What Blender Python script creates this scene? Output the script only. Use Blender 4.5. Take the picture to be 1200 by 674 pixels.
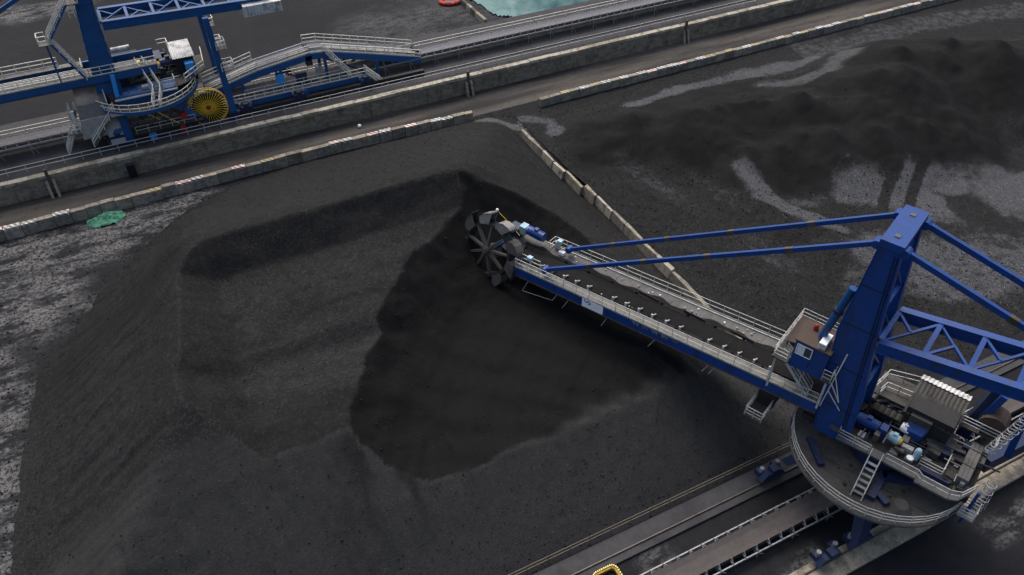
import bpy, math, random
import numpy as np
from mathutils import Vector
random.seed(7); rng = np.random.default_rng(7)
for o in list(bpy.data.objects): bpy.data.objects.remove(o)
scene = bpy.context.scene
COL = scene.collection

# ------------------------------------------------------------------ camera, sky, sun, exposure
PITCH = math.atan(847/933.0); AZ = math.atan(2500/math.hypot(933, 847)); CAM_H = 60.0
cam = bpy.data.cameras.new('camera'); camo = bpy.data.objects.new('camera', cam); COL.objects.link(camo)
camo.location = (0, 0, CAM_H)
camo.rotation_euler = (math.pi/2-PITCH, 0, AZ-math.pi/2)
cam.sensor_width = 36.0; cam.lens = 36.0*933/1200; cam.clip_start = 0.5; cam.clip_end = 8000
scene.camera = camo
SUN_EL, SUN_AZ = math.radians(60), math.radians(78)        # azimuth measured from +X towards +Y
w = bpy.data.worlds.new('World'); scene.world = w; w.use_nodes = True
nt = w.node_tree; bg = nt.nodes['Background']
sky = nt.nodes.new('ShaderNodeTexSky'); sky.sky_type = 'NISHITA'; sky.sun_disc = False
sky.sun_elevation = SUN_EL; sky.sun_rotation = math.pi/2-SUN_AZ
sky.air_density = 1.0; sky.dust_density = 6.0; sky.ozone_density = 1.0
nt.links.new(sky.outputs[0], bg.inputs[0]); bg.inputs[1].default_value = 0.15
sun = bpy.data.lights.new('sun', 'SUN'); suno = bpy.data.objects.new('sun', sun); COL.objects.link(suno)
sun.energy = 1.05; sun.angle = math.radians(22); sun.color = (1, .98, .95)
sdir = Vector((math.cos(SUN_EL)*math.cos(SUN_AZ), math.cos(SUN_EL)*math.sin(SUN_AZ), math.sin(SUN_EL)))
suno.rotation_euler = sdir.to_track_quat('Z', 'Y').to_euler()
scene.view_settings.view_transform = 'Standard'; scene.view_settings.look = 'None'
scene.view_settings.gamma = 1.0; scene.view_settings.exposure = 0.6
scene.render.resolution_x = 1024; scene.render.resolution_y = 575

# ------------------------------------------------------------------ materials
def new_mat(name):
    m = bpy.data.materials.new(name); m.use_nodes = True
    t = m.node_tree; return m, t, t.nodes['Principled BSDF']
def N(t, kind, **kw):
    n = t.nodes.new(kind)
    for k, v in kw.items():
        if k in n.inputs: n.inputs[k].default_value = v
        else: setattr(n, k, v)
    return n
def coords(t):
    return N(t, 'ShaderNodeNewGeometry').outputs['Position']
def noise(t, vec, scale, detail=4, rough=.55, stretch=None):
    if stretch:
        mp = N(t, 'ShaderNodeMapping'); mp.inputs['Scale'].default_value = stretch
        if len(stretch) > 3: pass
        t.links.new(vec, mp.inputs[0]); vec = mp.outputs[0]
    n = N(t, 'ShaderNodeTexNoise'); n.inputs['Scale'].default_value = scale
    n.inputs['Detail'].default_value = detail; n.inputs['Roughness'].default_value = rough
    t.links.new(vec, n.inputs['Vector']); return n.outputs['Fac']
def ramp(t, fac, lo, hi, smooth=True):
    n = N(t, 'ShaderNodeMapRange'); n.inputs['From Min'].default_value = lo; n.inputs['From Max'].default_value = hi
    if smooth: n.interpolation_type = 'SMOOTHSTEP'
    t.links.new(fac, n.inputs['Value']); return n.outputs['Result']
def mixc(t, fac, a, b):
    n = N(t, 'ShaderNodeMix', data_type='RGBA')
    if isinstance(fac, (int, float)): n.inputs[0].default_value = fac
    else: t.links.new(fac, n.inputs[0])
    for i, v in ((6, a), (7, b)):
        if isinstance(v, tuple): n.inputs[i].default_value = (*v, 1)
        else: t.links.new(v, n.inputs[i])
    return n.outputs[2]
def mth(t, op, a, b=0.0, clamp=False):
    n = N(t, 'ShaderNodeMath', operation=op, use_clamp=clamp)
    for i, v in ((0, a), (1, b)):
        if isinstance(v, (int, float)): n.inputs[i].default_value = v
        else: t.links.new(v, n.inputs[i])
    return n.outputs[0]
def bump(t, b, h, strength, dist):
    n = N(t, 'ShaderNodeBump'); n.inputs['Strength'].default_value = strength; n.inputs['Distance'].default_value = dist
    t.links.new(h, n.inputs['Height']); t.links.new(n.outputs[0], b.inputs['Normal'])
def attr(t, name):
    return N(t, 'ShaderNodeAttribute', attribute_name=name).outputs['Fac']

def coal_mat(name, old, fresh_and_shade, dustc, fleck=.5):
    m, t, b = new_mat(name); p = coords(t)
    big = noise(t, p, .12, 5, .6); mid = noise(t, p, 1.1, 5, .65); gr = noise(t, p, 5.5, 3, .7)
    c = mixc(t, ramp(t, big, .3, .7), old, tuple(v*1.35 for v in old))
    c = mixc(t, ramp(t, mid, .35, .68), c, tuple(v*.86 for v in old))
    n_ = mth(t, 'MULTIPLY', mth(t, 'SUBTRACT', noise(t, p, .8, 9, .8), .5), 2.4)
    d = ramp(t, mth(t, 'ADD', attr(t, 'dust'), n_), .25, .95)
    d = mth(t, 'MULTIPLY', d, ramp(t, attr(t, 'dust'), .02, .35))
    d = mth(t, 'MULTIPLY', d, mth(t, 'ADD', .30, mth(t, 'MULTIPLY', ramp(t, noise(t, p, 5.5, 4, .8), .35, .62), .7)))
    c = mixc(t, d, c, dustc)
    c = mixc(t, attr(t, 'pale'), c, tuple(v*1.75 for v in old))
    # lump-to-lump variation and pale stone flecks
    v = N(t, 'ShaderNodeTexVoronoi', feature='F1'); v.inputs['Scale'].default_value = 6.5; t.links.new(p, v.inputs['Vector'])
    hs = N(t, 'ShaderNodeSeparateColor'); t.links.new(v.outputs['Color'], hs.inputs[0])
    c = mixc(t, ramp(t, hs.outputs[0], .55, 1.0), c, mixc(t, .5, c, tuple(min(1, x*2.6) for x in old)))
    sp = mth(t, 'MULTIPLY', ramp(t, hs.outputs[1], .975, .985), ramp(t, v.outputs['Distance'], .32, .18))
    sp = mth(t, 'MULTIPLY', sp, fleck)
    sp = mth(t, 'MULTIPLY', sp, mth(t, 'ADD', .35, mth(t, 'MULTIPLY', attr(t, 'dust'), .8)), True)
    c = mixc(t, sp, c, (.32, .32, .31))
    fr_ = mixc(t, ramp(t, gr, .3, .7), fresh_and_shade, tuple(v*1.5 for v in fresh_and_shade))
    c = mixc(t, mth(t, 'MULTIPLY', attr(t, 'fresh_and_shade'), .95), c, fr_)  # freshly cut coal, and the painted shade of the crest scarp
    t.links.new(c, b.inputs['Base Color']); b.inputs['Roughness'].default_value = .82
    b.inputs['Specular IOR Level'].default_value = .06
    h = mth(t, 'ADD', mth(t, 'MULTIPLY', gr, .5), mth(t, 'MULTIPLY', mid, .5))
    h = mth(t, 'ADD', h, mth(t, 'MULTIPLY', v.outputs['Distance'], -.6))
    bump(t, b, h, .32, .10)
    return m
def flat_mat(name, base, dirt=(.03, .03, .03), amount=.5, scale=1.2, rough=.6, metal=0, streak=False, rust=0, seed=0, fine=.0, blotch=False):
    m, t, b = new_mat(name)
    tc = N(t, 'ShaderNodeTexCoord').outputs['Object'] if False else coords(t)
    if seed:
        a = N(t, 'ShaderNodeVectorMath', operation='ADD'); a.inputs[1].default_value = (seed*3.1, seed*7.7, seed)
        t.links.new(tc, a.inputs[0]); tc = a.outputs[0]
    n1 = noise(t, tc, scale, 7, .65, (1, 1, .1) if streak else None)
    n2 = noise(t, tc, scale*6, 4, .6)
    c = mixc(t, ramp(t, n2, .3, .75), base, tuple(v*.8 for v in base))
    c = mixc(t, mth(t, 'MULTIPLY', ramp(t, n1, .45, .72), amount), c, dirt)
    if blotch:
        n4 = noise(t, tc, scale*1.4, 9, .75, (.7, .7, 2.2)); c = mixc(t, mth(t, 'MULTIPLY', ramp(t, n4, .46, .56), .75), c, tuple(v*.45+.01 for v in base))
        n5 = noise(t, tc, scale*3.5, 6, .7, (1, 1, .22)); c = mixc(t, mth(t, 'MULTIPLY', ramp(t, n5, .55, .68), .6), c, dirt)
    if rust:
        n3 = noise(t, tc, scale*2.3, 8, .7)
        c = mixc(t, mth(t, 'MULTIPLY', ramp(t, n3, .62, .7), rust), c, (.11, .055, .03))
    t.links.new(c, b.inputs['Base Color'])
    b.inputs['Roughness'].default_value = rough; b.inputs['Metallic'].default_value = metal
    b.inputs['Specular IOR Level'].default_value = .15 if rough >= .6 else .3
    bump(t, b, n2, .25, .02)
    return m
M = {}
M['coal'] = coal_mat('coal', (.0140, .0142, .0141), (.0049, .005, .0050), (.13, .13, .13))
M['coal2'] = coal_mat('coal_weathered', (.0120, .0121, .0123), (.0058, .0057, .0057), (.075, .078, .084), 1.0)
M['blue'] = flat_mat('blue_paint', (.0072, .046, .20), (.02, .03, .05), .7, 1.5, .45, streak=True, rust=.55)
M['blueb'] = flat_mat('blue_paint_clean', (.010, .07, .21), (.03, .04, .06), .5, .9, .45, rust=.25, seed=3)
M['navy'] = flat_mat('navy_paint', (.012, .022, .06), (.02, .02, .02), .6, 1.1, .5, rust=.3, seed=4)
M['bright'] = flat_mat('bright_blue_plastic', (.03, .26, .62), (.03, .05, .1), .2, 1.5, .4)
M['rail'] = flat_mat('cream_railing_paint', (.66, .64, .55), (.16, .15, .12), .45, 1.5, .5)
M['raila'] = flat_mat('dusty_white_railing', (.46, .46, .43), (.1, .1, .09), .5, 1.5, .5, seed=31)
M['railg'] = flat_mat('grey_railing_paint', (.42, .42, .40), (.1, .09, .07), .45, 1.5, .5)
M['railr'] = flat_mat('rusty_railing_paint', (.13, .115, .08), (.05, .04, .03), .5, 1.5, .6)
M['steel'] = flat_mat('galvanised_steel', (.27, .275, .28), (.05, .05, .05), .6, 1.0, .5, .3)
M['deck'] = flat_mat('dusty_deck_plate', (.062, .060, .055), (.02, .0195, .018), .85, .5, .75, seed=2)
M['decklight'] = flat_mat('grey_walkway_plate', (.115, .113, .108), (.03, .03, .028), .6, .8, .7, seed=5)
M['grating'] = flat_mat('pale_grating', (.15, .147, .132), (.04, .04, .036), .6, 1.3, .7, seed=6)
M['dark'] = flat_mat('dark_machinery', (.028, .028, .028), (.012, .012, .012), .6, 1.6, .6, rust=.3)
M['worn'] = flat_mat('worn_bucket_steel', (.10, .09, .08), (.03, .028, .026), .7, 1.0, .5, .3)
M['wornl'] = flat_mat('polished_bucket_steel', (.27, .25, .235), (.06, .055, .05), .6, 1.2, .42, .4)
M['brown'] = flat_mat('brown_rusted_roof', (.07, .05, .041), (.05, .04, .035), .6, .9, .7)
M['white'] = flat_mat('white_paint', (.82, .83, .83), (.3, .3, .28), .25, 1.5, .45)
M['silver'] = flat_mat('pale_corrugated_sheet', (.55, .55, .53), (.04, .04, .038), .75, .9, .5)
M['yellow'] = flat_mat('yellow_paint', (.72, .46, .035), (.25, .16, .03), .3, 1.4, .5)
M['paleyellow'] = flat_mat('pale_yellow_studs', (.8, .68, .25), (.4, .3, .08), .4, 3, .5)
M['dullyellow'] = flat_mat('dirty_yellow_paint', (.33, .22, .03), (.08, .06, .02), .6, 3, .6)
M['red'] = flat_mat('red_paint', (.30, .022, .018), (.08, .02, .02), .4, 1.4, .5)
M['teal'] = flat_mat('pale_teal_motor', (.32, .48, .55), (.1, .1, .08), .5, 2, .5)
M['belt'] = flat_mat('rubber_belt', (.075, .067, .064), (.045, .042, .042), .5, .4, .8, seed=8)
M['beltb'] = flat_mat('grey_rubber_belt', (.13, .13, .14), (.08, .08, .085), .5, .4, .75, seed=9)
M['conc'] = flat_mat('stained_concrete', (.31, .275, .21), (.055, .05, .04), .8, 1.1, .9, blotch=True, seed=1)
M['concd'] = flat_mat('dark_stained_concrete', (.11, .10, .085), (.03, .028, .025), .85, .8, .9, blotch=True, seed=11)
M['concg'] = flat_mat('grey_concrete_sheet', (.36, .36, .35), (.12, .12, .118), .6, .4, .8, seed=12)
M['conc2'] = flat_mat('grey_block_concrete', (.25, .23, .185), (.05, .046, .038), .8, 1.3, .9, blotch=True, seed=33)
M['wallc'] = flat_mat('streaked_wall_concrete', (.22, .195, .145), (.04, .036, .029), .85, .8, .9, blotch=True, seed=21)
M['gritty'] = flat_mat('coal_dusted_concrete', (.05, .05, .052), (.022, .022, .023), .7, .35, .9, seed=22)
M['coalload'] = flat_mat('wet_coal', (.0085, .0083, .008), (.014, .014, .013), .6, 4, .9, seed=23)
M['coalpale'] = flat_mat('grey_coal_lumps', (.05, .05, .049), (.02, .02, .02), .5, 3, .9, seed=24)
M['coalgrey'] = flat_mat('dull_coal_lumps', (.022, .022, .0215), (.012, .012, .012), .5, 3, .9, seed=25)
M['kerbc'] = flat_mat('pale_kerb_concrete', (.36, .33, .26), (.05, .045, .036), .9, 1.2, .85, seed=13)
M['green'] = flat_mat('green_netting', (.07, .22, .14), (.02, .06, .04), .8, 2.5, .8)
M['tarp'] = flat_mat('teal_tarpaulin', (.065, .17, .17), (.03, .085, .09), .7, .6, .55, seed=14)
M['rubber'] = flat_mat('black_rubber', (.012, .013, .016), (.02, .02, .02), .4, 2, .6)
M['salmon'] = flat_mat('red_sacks', (.46, .07, .05), (.2, .05, .05), .4, 3, .7)
M['glass'] = flat_mat('window_glass', (.05, .06, .07), (.02, .02, .02), .3, 2, .08)
M['blind'] = flat_mat('white_blind', (.62, .64, .64), (.3, .3, .3), .4, 3, .5)
def stripe_mat(name, a, b2, base):
    m, t, b = new_mat(name); p = coords(t); sx = N(t, 'ShaderNodeSeparateXYZ'); t.links.new(p, sx.inputs[0])
    v = mth(t, 'ADD', mth(t, 'MULTIPLY', sx.outputs[0], 1.55), mth(t, 'MULTIPLY', sx.outputs[2], 1.3))
    v = mth(t, 'ADD', v, mth(t, 'MULTIPLY', sx.outputs[1], 1.0))
    s = ramp(t, mth(t, 'FRACT', v), .46, .54)
    wear = ramp(t, noise(t, p, 2.2, 7, .7), .42, .6)
    c = mixc(t, s, a, b2); c = mixc(t, wear, c, base)
    dirt = mth(t, 'MULTIPLY', ramp(t, noise(t, p, .9, 6, .6, (1, 1, .3)), .5, .75), .7)
    c = mixc(t, dirt, c, (.05, .046, .04))
    t.links.new(c, b.inputs['Base Color']); b.inputs['Roughness'].default_value = .8
    return m
M['str_w'] = stripe_mat('worn_white_stripes', (.62, .61, .57), (.10, .095, .085), (.24, .225, .19))
M['str_r'] = stripe_mat('worn_red_white_stripes', (.62, .60, .55), (.30, .08, .045), (.24, .225, .19))
M['str_y'] = stripe_mat('worn_yellow_stripes', (.42, .32, .08), (.10, .095, .085), (.22, .20, .155))
def ground_mat():
    m, t, b = new_mat('yard_ground'); p = coords(t)
    big = noise(t, p, .07, 6, .6); mid = noise(t, p, .8, 6, .65)
    c = mixc(t, ramp(t, big, .3, .7), (.0095, .010, .012), (.0165, .0173, .020))
    c = mixc(t, ramp(t, mid, .4, .7), c, (.0105, .011, .0125))
    st = noise(t, p, .42, 10, .78, (.6, 1.5, 1))
    d = mth(t, 'MULTIPLY', attr(t, 'dust'), ramp(t, st, .42, .56))
    d = mth(t, 'MULTIPLY', d, ramp(t, noise(t, p, 2.4, 7, .8), .40, .56))
    c = mixc(t, d, c, (.125, .124, .121))
    d2 = mth(t, 'MULTIPLY', attr(t, 'grey_dust'), ramp(t, noise(t, p, .6, 9, .76), .36, .58))  # pale patches of compacted grey coal dust
    d2 = mth(t, 'MULTIPLY', d2, ramp(t, noise(t, p, 4, 6, .7), .2, .6))
    c = mixc(t, d2, c, (.075, .078, .086))
    v = N(t, 'ShaderNodeTexVoronoi', feature='F1'); v.inputs['Scale'].default_value = 3.0; t.links.new(p, v.inputs['Vector'])
    t.links.new(c, b.inputs['Base Color']); b.inputs['Roughness'].default_value = .85; b.inputs['Specular IOR Level'].default_value = .1
    bump(t, b, mth(t, 'ADD', mid, noise(t, p, 6, 3, .6)), .5, .08)
    return m
M['ground'] = ground_mat()
def road_mat():
    m, t, b = new_mat('haul_road'); p = coords(t)
    a = noise(t, p, .22, 7, .62, (.18, 1.6, 1)); e = noise(t, p, .9, 7, .7)
    c = mixc(t, ramp(t, a, .32, .68), (.024, .0235, .0235), (.078, .071, .062))
    c = mixc(t, mth(t, 'MULTIPLY', ramp(t, e, .5, .7), .75), c, (.028, .028, .028))
    t.links.new(c, b.inputs['Base Color']); b.inputs['Roughness'].default_value = .9; b.inputs['Specular IOR Level'].default_value = .12
    bump(t, b, e, .4, .05); return m
M['road'] = road_mat()

# ------------------------------------------------------------------ mesh helpers
class Frame:
    def __init__(s, ang=0.0): s.c, s.s, s.a = math.cos(ang), math.sin(ang), ang
    def __call__(s, p): return (s.c*p[0]-s.s*p[1], s.s*p[0]+s.c*p[1], p[2])
ID = Frame()
class MB:
    def __init__(s): s.v, s.f = [], []
    def add(s, vs, fs):
        o = len(s.v); s.v += [tuple(map(float, p)) for p in vs]; s.f += [tuple(i+o for i in f) for f in fs]; return s
    def box(s, x0, x1, y0, y1, z0, z1):
        return s.add([(x0,y0,z0),(x1,y0,z0),(x1,y1,z0),(x0,y1,z0),(x0,y0,z1),(x1,y0,z1),(x1,y1,z1),(x0,y1,z1)],
              [(0,3,2,1),(4,5,6,7),(0,1,5,4),(1,2,6,5),(2,3,7,6),(3,0,4,7)])
    def hexa(s, b4, t4):
        return s.add(list(b4)+list(t4), [(0,3,2,1),(4,5,6,7),(0,1,5,4),(1,2,6,5),(2,3,7,6),(3,0,4,7)])
    def beam(s, p0, p1, w, h=None, up=(0,0,1)):
        h = h or w; p0, p1 = Vector(p0), Vector(p1); dd = (p1-p0)
        if dd.length < 1e-6: return s
        dd.normalize(); up = Vector(up)
        if abs(dd.dot(up)) > .99: up = Vector((1,0,0))
        l = dd.cross(up).normalized(); u = l.cross(dd)
        q = [l*a*w/2+u*b*h/2 for a, b in ((-1,-1),(1,-1),(1,1),(-1,1))]
        return s.add([p0+x for x in q]+[p1+x for x in q], [(0,1,2,3),(7,6,5,4),(0,4,5,1),(1,5,6,2),(2,6,7,3),(3,7,4,0)])
    def cyl(s, p0, p1, r, n=10, r2=None, cap=True):
        r2 = r if r2 is None else r2; p0, p1 = Vector(p0), Vector(p1); dd = (p1-p0).normalized()
        up = Vector((0,0,1)) if abs(dd.z) < .95 else Vector((1,0,0))
        l = dd.cross(up).normalized(); u = l.cross(dd)
        vs = [p0+(l*math.cos(a)+u*math.sin(a))*r for a in [2*math.pi*i/n for i in range(n)]]
        vs += [p1+(l*math.cos(a)+u*math.sin(a))*r2 for a in [2*math.pi*i/n for i in range(n)]]
        fs = [(i,(i+1)%n,n+(i+1)%n,n+i) for i in range(n)]
        if cap: fs += [tuple(range(n))[::-1], tuple(range(n,2*n))]
        return s.add(vs, fs)
    def prism(s, poly, vec):
        n = len(poly); vec = Vector(vec)
        return s.add([Vector(p) for p in poly]+[Vector(p)+vec for p in poly],
              [tuple(range(n))[::-1], tuple(range(n,2*n))]+[(i,(i+1)%n,n+(i+1)%n,n+i) for i in range(n)])
    def sphere(s, c, r, n=8):
        m = n//2; vs = [(c[0],c[1],c[2]+r)]; fs = []
        for i in range(1,m):
            for j in range(n):
                a, b = math.pi*i/m, 2*math.pi*j/n
                vs.append((c[0]+r*math.sin(a)*math.cos(b), c[1]+r*math.sin(a)*math.sin(b), c[2]+r*math.cos(a)))
        vs.append((c[0],c[1],c[2]-r)); L = len(vs)-1
        for j in range(n):
            fs.append((0,1+j,1+(j+1)%n)); fs.append((L,L-n+(j+1)%n,L-n+j))
            for i in range(m-2):
                a = 1+i*n; fs.append((a+j,a+n+j,a+n+(j+1)%n,a+(j+1)%n))
        return s.add(vs, fs)
    def mesh(s, name, fr=ID):
        me = bpy.data.meshes.new(name); me.from_pydata([fr(p) for p in s.v], [], s.f); me.update(); return me
    def build(s, name, mat, parent=None, fr=ID, smooth=False):
        me = s.mesh(name, fr); me.materials.append(M[mat] if isinstance(mat, str) else mat)
        if smooth:
            for p in me.polygons: p.use_smooth = True
        return link(name, me, parent)
def link(name, me, parent=None):
    o = bpy.data.objects.new(name, me); COL.objects.link(o)
    if parent is not None: o.parent = parent
    return o
def tag(o, label, cat, group=None):
    o['label'] = label; o['category'] = cat
    if group: o['group'] = group
    return o
def struct(o): o['kind'] = 'structure'; return o
def thing(name, loc, label, cat, group=None):
    o = bpy.data.objects.new(name, None); COL.objects.link(o); o.location = loc; o.empty_display_size = .5
    return tag(o, label, cat, group)
_pm = {}
def post_mesh(r, mat):
    k = (r, mat)
    if k not in _pm:
        me = MB().box(-r, r, -r, r, 0, 1).mesh('post'); me.materials.append(M[mat]); _pm[k] = me
    return _pm[k]
POSTS = {}
def railing(root, fr, pts, h=1.1, sp=1.6, r=.035, mat='rail', rails=(1.0, .55), name='railing', toe=True, maxposts=270):
    """polyline railing: rails are one part, each post a sub-part"""
    mb = MB(); posts = []
    for a, b in zip(pts[:-1], pts[1:]):
        a, b = Vector(a), Vector(b); up = Vector((0,0,1))
        for q in rails: mb.beam(a+up*h*q, b+up*h*q, r*2, r*2)
        if toe: mb.beam(a+up*.08, b+up*.08, .02, .14)
        n = max(1, round((b-a).length/sp))
        posts += [a.lerp(b, i/n) for i in range(n)]
    if Vector(pts[0]) != Vector(pts[-1]): posts.append(Vector(pts[-1]))
    key = root.name; cnt = POSTS.get(key, 0); single = cnt+len(posts) <= maxposts
    if not single:
        for p in posts: mb.beam(p, p+Vector((0,0,h)), r*2, r*2)
    o = mb.build(name, mat, root, fr)
    if single:
        POSTS[key] = cnt+len(posts); pm = post_mesh(r, mat)
        for p in posts:
            c = link('post', pm, o); c.location = fr(p); c.scale = (1, 1, h); c.rotation_euler = (0, 0, fr.a)
    return o
def stairs(root, fr, p0, p1, width, side, mat='steel', rmat='rail', rail_h=1.0, n=None, r=.035, tread='grating'):
    """flight from p0 (low) to p1 (high); side = horizontal unit vector across the flight"""
    p0, p1, sd = Vector(p0), Vector(p1), Vector(side)
    mb = MB()
    for k in (-1, 1):
        mb.beam(p0+sd*k*width/2, p1+sd*k*width/2, .08, .24)
    o = mb.build('staircase', mat, root, fr)
    n = n or max(3, int(abs(p1.z-p0.z)/.27)); run = (p1-p0); run.z = 0
    dirv = run.normalized() if run.length > 1e-3 else Vector((1,0,0))
    for i in range(1, n):
        c = p0.lerp(p1, i/n)
        MB().beam(c-sd*width*.46, c+sd*width*.46, .26, .05).build('tread', tread, o, fr)
    hm = MB()
    for k in (-1, 1):
        a, b = p0+sd*k*width/2, p1+sd*k*width/2; up = Vector((0,0,rail_h))
        for q in (1, .55): hm.beam(a+up*q, b+up*q, r*2, r*2)
        m = max(2, round((b-a).length/1.5))
        for i in range(m+1): c = a.lerp(b, i/m); hm.beam(c, c+up, r*2, r*2)
    hm.build('handrail', rmat, o, fr)
    return o

# value noise for terrain
def vnoise(x, y, seed=0):
    xi, yi = np.floor(x).astype(np.int64), np.floor(y).astype(np.int64); fx, fy = x-xi, y-yi
    fx, fy = fx*fx*(3-2*fx), fy*fy*(3-2*fy)
    def h(a, b):
        n = (a*374761393+b*668265263+seed*974711) & 0x7fffffff
        n = ((n ^ (n >> 13))*1274126177) & 0x7fffffff
        return ((n ^ (n >> 16)) & 0xffff)/65535.0
    return (h(xi,yi)*(1-fx)+h(xi+1,yi)*fx)*(1-fy)+(h(xi,yi+1)*(1-fx)+h(xi+1,yi+1)*fx)*fy
def fbm(x, y, oct=5, seed=0, gain=.5):
    s, a, t = 0, 1, 0; x = np.asarray(x, float); y = np.asarray(y, float)
    for i in range(oct):
        s = s+a*vnoise(x+i*17.3, y-i*9.1, seed+i); t += a; a *= gain
        x, y = (x*.8-y*.6)*2.03, (x*.6+y*.8)*2.03
    return s/t-.5
def seg_dist(x, y, pts):
    d = np.full(x.shape, 1e9); tt = np.zeros(x.shape); n = len(pts)-1
    for i in range(max(n, 1)):
        a = np.array(pts[i], float); b = np.array(pts[min(i+1, n)], float); ab = b-a; L = ab@ab+1e-9
        t = np.clip(((x-a[0])*ab[0]+(y-a[1])*ab[1])/L, 0, 1)
        dd = np.hypot(x-a[0]-t*ab[0], y-a[1]-t*ab[1]); m = dd < d
        d = np.where(m, dd, d); tt = np.where(m, i+t, tt)
    return d, tt
def sstep(a, b, x):
    t = np.clip((x-a)/(b-a), 0, 1); return t*t*(3-2*t)
def smin(a, b, k):
    h = np.clip(.5+.5*(b-a)/k, 0, 1); return b*(1-h)+a*h-k*h*(1-h)
def grid_object(name, X, Y, Z, mat, attrs, keep=None):
    ny, nx = X.shape; idx = np.arange(nx*ny).reshape(ny, nx)
    q = np.stack([idx[:-1,:-1], idx[:-1,1:], idx[1:,1:], idx[1:,:-1]], -1).reshape(-1, 4)
    if keep is not None:
        k = (keep[:-1,:-1]|keep[:-1,1:]|keep[1:,1:]|keep[1:,:-1]).reshape(-1); q = q[k]
        used = np.zeros(nx*ny, bool); used[q.reshape(-1)] = True; rem = np.cumsum(used)-1; q = rem[q]
    else: used = np.ones(nx*ny, bool)
    V = np.stack([X, Y, Z], -1).reshape(-1, 3)[used]
    me = bpy.data.meshes.new(name); me.vertices.add(len(V)); me.vertices.foreach_set('co', V.astype(np.float32).reshape(-1))
    me.loops.add(q.size); me.loops.foreach_set('vertex_index', q.astype(np.int32).reshape(-1))
    me.polygons.add(len(q)); me.polygons.foreach_set('loop_start', np.arange(0, q.size, 4, dtype=np.int32))
    me.polygons.foreach_set('loop_total', np.full(len(q), 4, np.int32)); me.update(calc_edges=True); me.validate()
    me.polygons.foreach_set('use_smooth', np.ones(len(me.polygons), bool))
    for k, v in attrs.items():
        a = me.attributes.new(k, 'FLOAT', 'POINT'); a.data.foreach_set('value', np.broadcast_to(v, X.shape).astype(np.float32).reshape(-1)[used])
    me.materials.append(M[mat]); return link(name, me)

# ------------------------------------------------------------------ layout constants (metres)
CA = (44.8, 21.8)                      # slew axis of the near reclaimer
ANG_A = math.atan2(.9116, -.411)       # its boom heading
CB = (-.4, 109.0)                      # slew axis of the far machine
ZE = 2.9                               # top of the far embankment

# ------------------------------------------------------------------ ground, roads, embankment
def blobs(X, Y, lst):
    out = np.zeros(X.shape)
    for pts, r, s in lst:
        d, _ = seg_dist(X, Y, pts); wv = fbm(X*.25, Y*.25, 4, 5)*r*1.1
        out = np.maximum(out, s*sstep(r*1.25, r*.35, d+wv))
    return out
gx = np.concatenate([[-4000,-1500,-600,-250,-120,-60], np.arange(-40, 160, .8), [170,200,260,400,800,1800,4000]])
gy = np.concatenate([[-3000,-1000,-300,-100,-40,-10], np.arange(4, 180, .8), [190,220,300,500,1000,2500,5000]])
X, Y = np.meshgrid(gx, gy)
dust = blobs(X, Y, [([(-30,91),(-14,88.5),(0,91.5)], 5.0, 1.0), ([(-30,86),(-19,80)], 7.5, 1.0), ([(-26,76),(-21.8,70),(-22.6,60),(-23.2,46)], 3.0, .95),
      ([(41,91),(46,89.3),(51,89)], 2.2, 1.0), ([(49,87),(50,84)], 2.0, .8), ([(34,17.8),(37,18.6)], 1.2, .7), ([(24.5,24),(26,24.4)], 1.0, .55),
      ([(-28,164),(-9,165)], 5, 1.0), ([(45,124),(62,118)], 4, .45), ([(40,130),(54,131)], 6, .4), ([(52,13.5),(58,13.9)], 1.0, .7)])
grey_dust = blobs(X, Y, [([(63,86.5),(73,87.2),(83.5,87.6),(98,86.3)], 1.5, 1.0), ([(101,82),(93,77.5),(84,80)], 2.6, .85), ([(64,84),(70,83)], 1.6, .5),
      ([(100,88),(125,88),(150,84)], 5, .6), ([(80,55),(84,51)], 5, .9), ([(90,53),(99,45),(110,38)], 7, .95), ([(70,45),(80,38),(90,33)], 8, .8), ([(92,62),(80,58)], 3, .5),
      ([(40,128),(70,142)], 9, .3), ([(55,126),(70,122)], 4, .5)])
trk = np.minimum(seg_dist(X, Y, [(78,47.5),(84,52),(91,56.5)])[0], seg_dist(X, Y, [(76.5,50),(80.5,53.2),(85,56)])[0])
grey_dust *= sstep(.5, 1.0, trk)
Z = np.zeros(X.shape)
struct(grid_object('ground', X, Y, Z, 'ground', {'dust': dust, 'grey_dust': grey_dust}))
def slab(name, mat, *b):
    return struct(MB().box(*b).build(name, mat))
slab('haul_road', 'road', -300, 400, 94.9, 101.6, -.2, .012)
# the near machine's runway: two concrete rail beams
slab('rail_beam', 'gritty', -120, 300, 25.35, 27.55, -.3, .22)
slab('rail_beam', 'conc', -120, 300, 16.3, 18.35, -.3, .26)
def steel_rail(y, z, x0, x1):
    mb = MB(); mb.box(x0, x1, y-.07, y+.07, z, z+.02); mb.box(x0, x1, y-.015, y+.015, z+.02, z+.12); mb.box(x0, x1, y-.04, y+.04, z+.12, z+.16)
    return struct(mb.build('steel_rail', 'worn'))
steel_rail(26.05, .22, -120, 300); steel_rail(17.75, .26, -120, 300)
# embankment carrying the far machine
slab('embankment', 'gritty', -300, 400, 101.75, 117.5, -.2, ZE-.02)
steel_rail(105.0, ZE-.02, -300, 400); steel_rail(113.6, ZE-.02, -300, 400)
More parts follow.
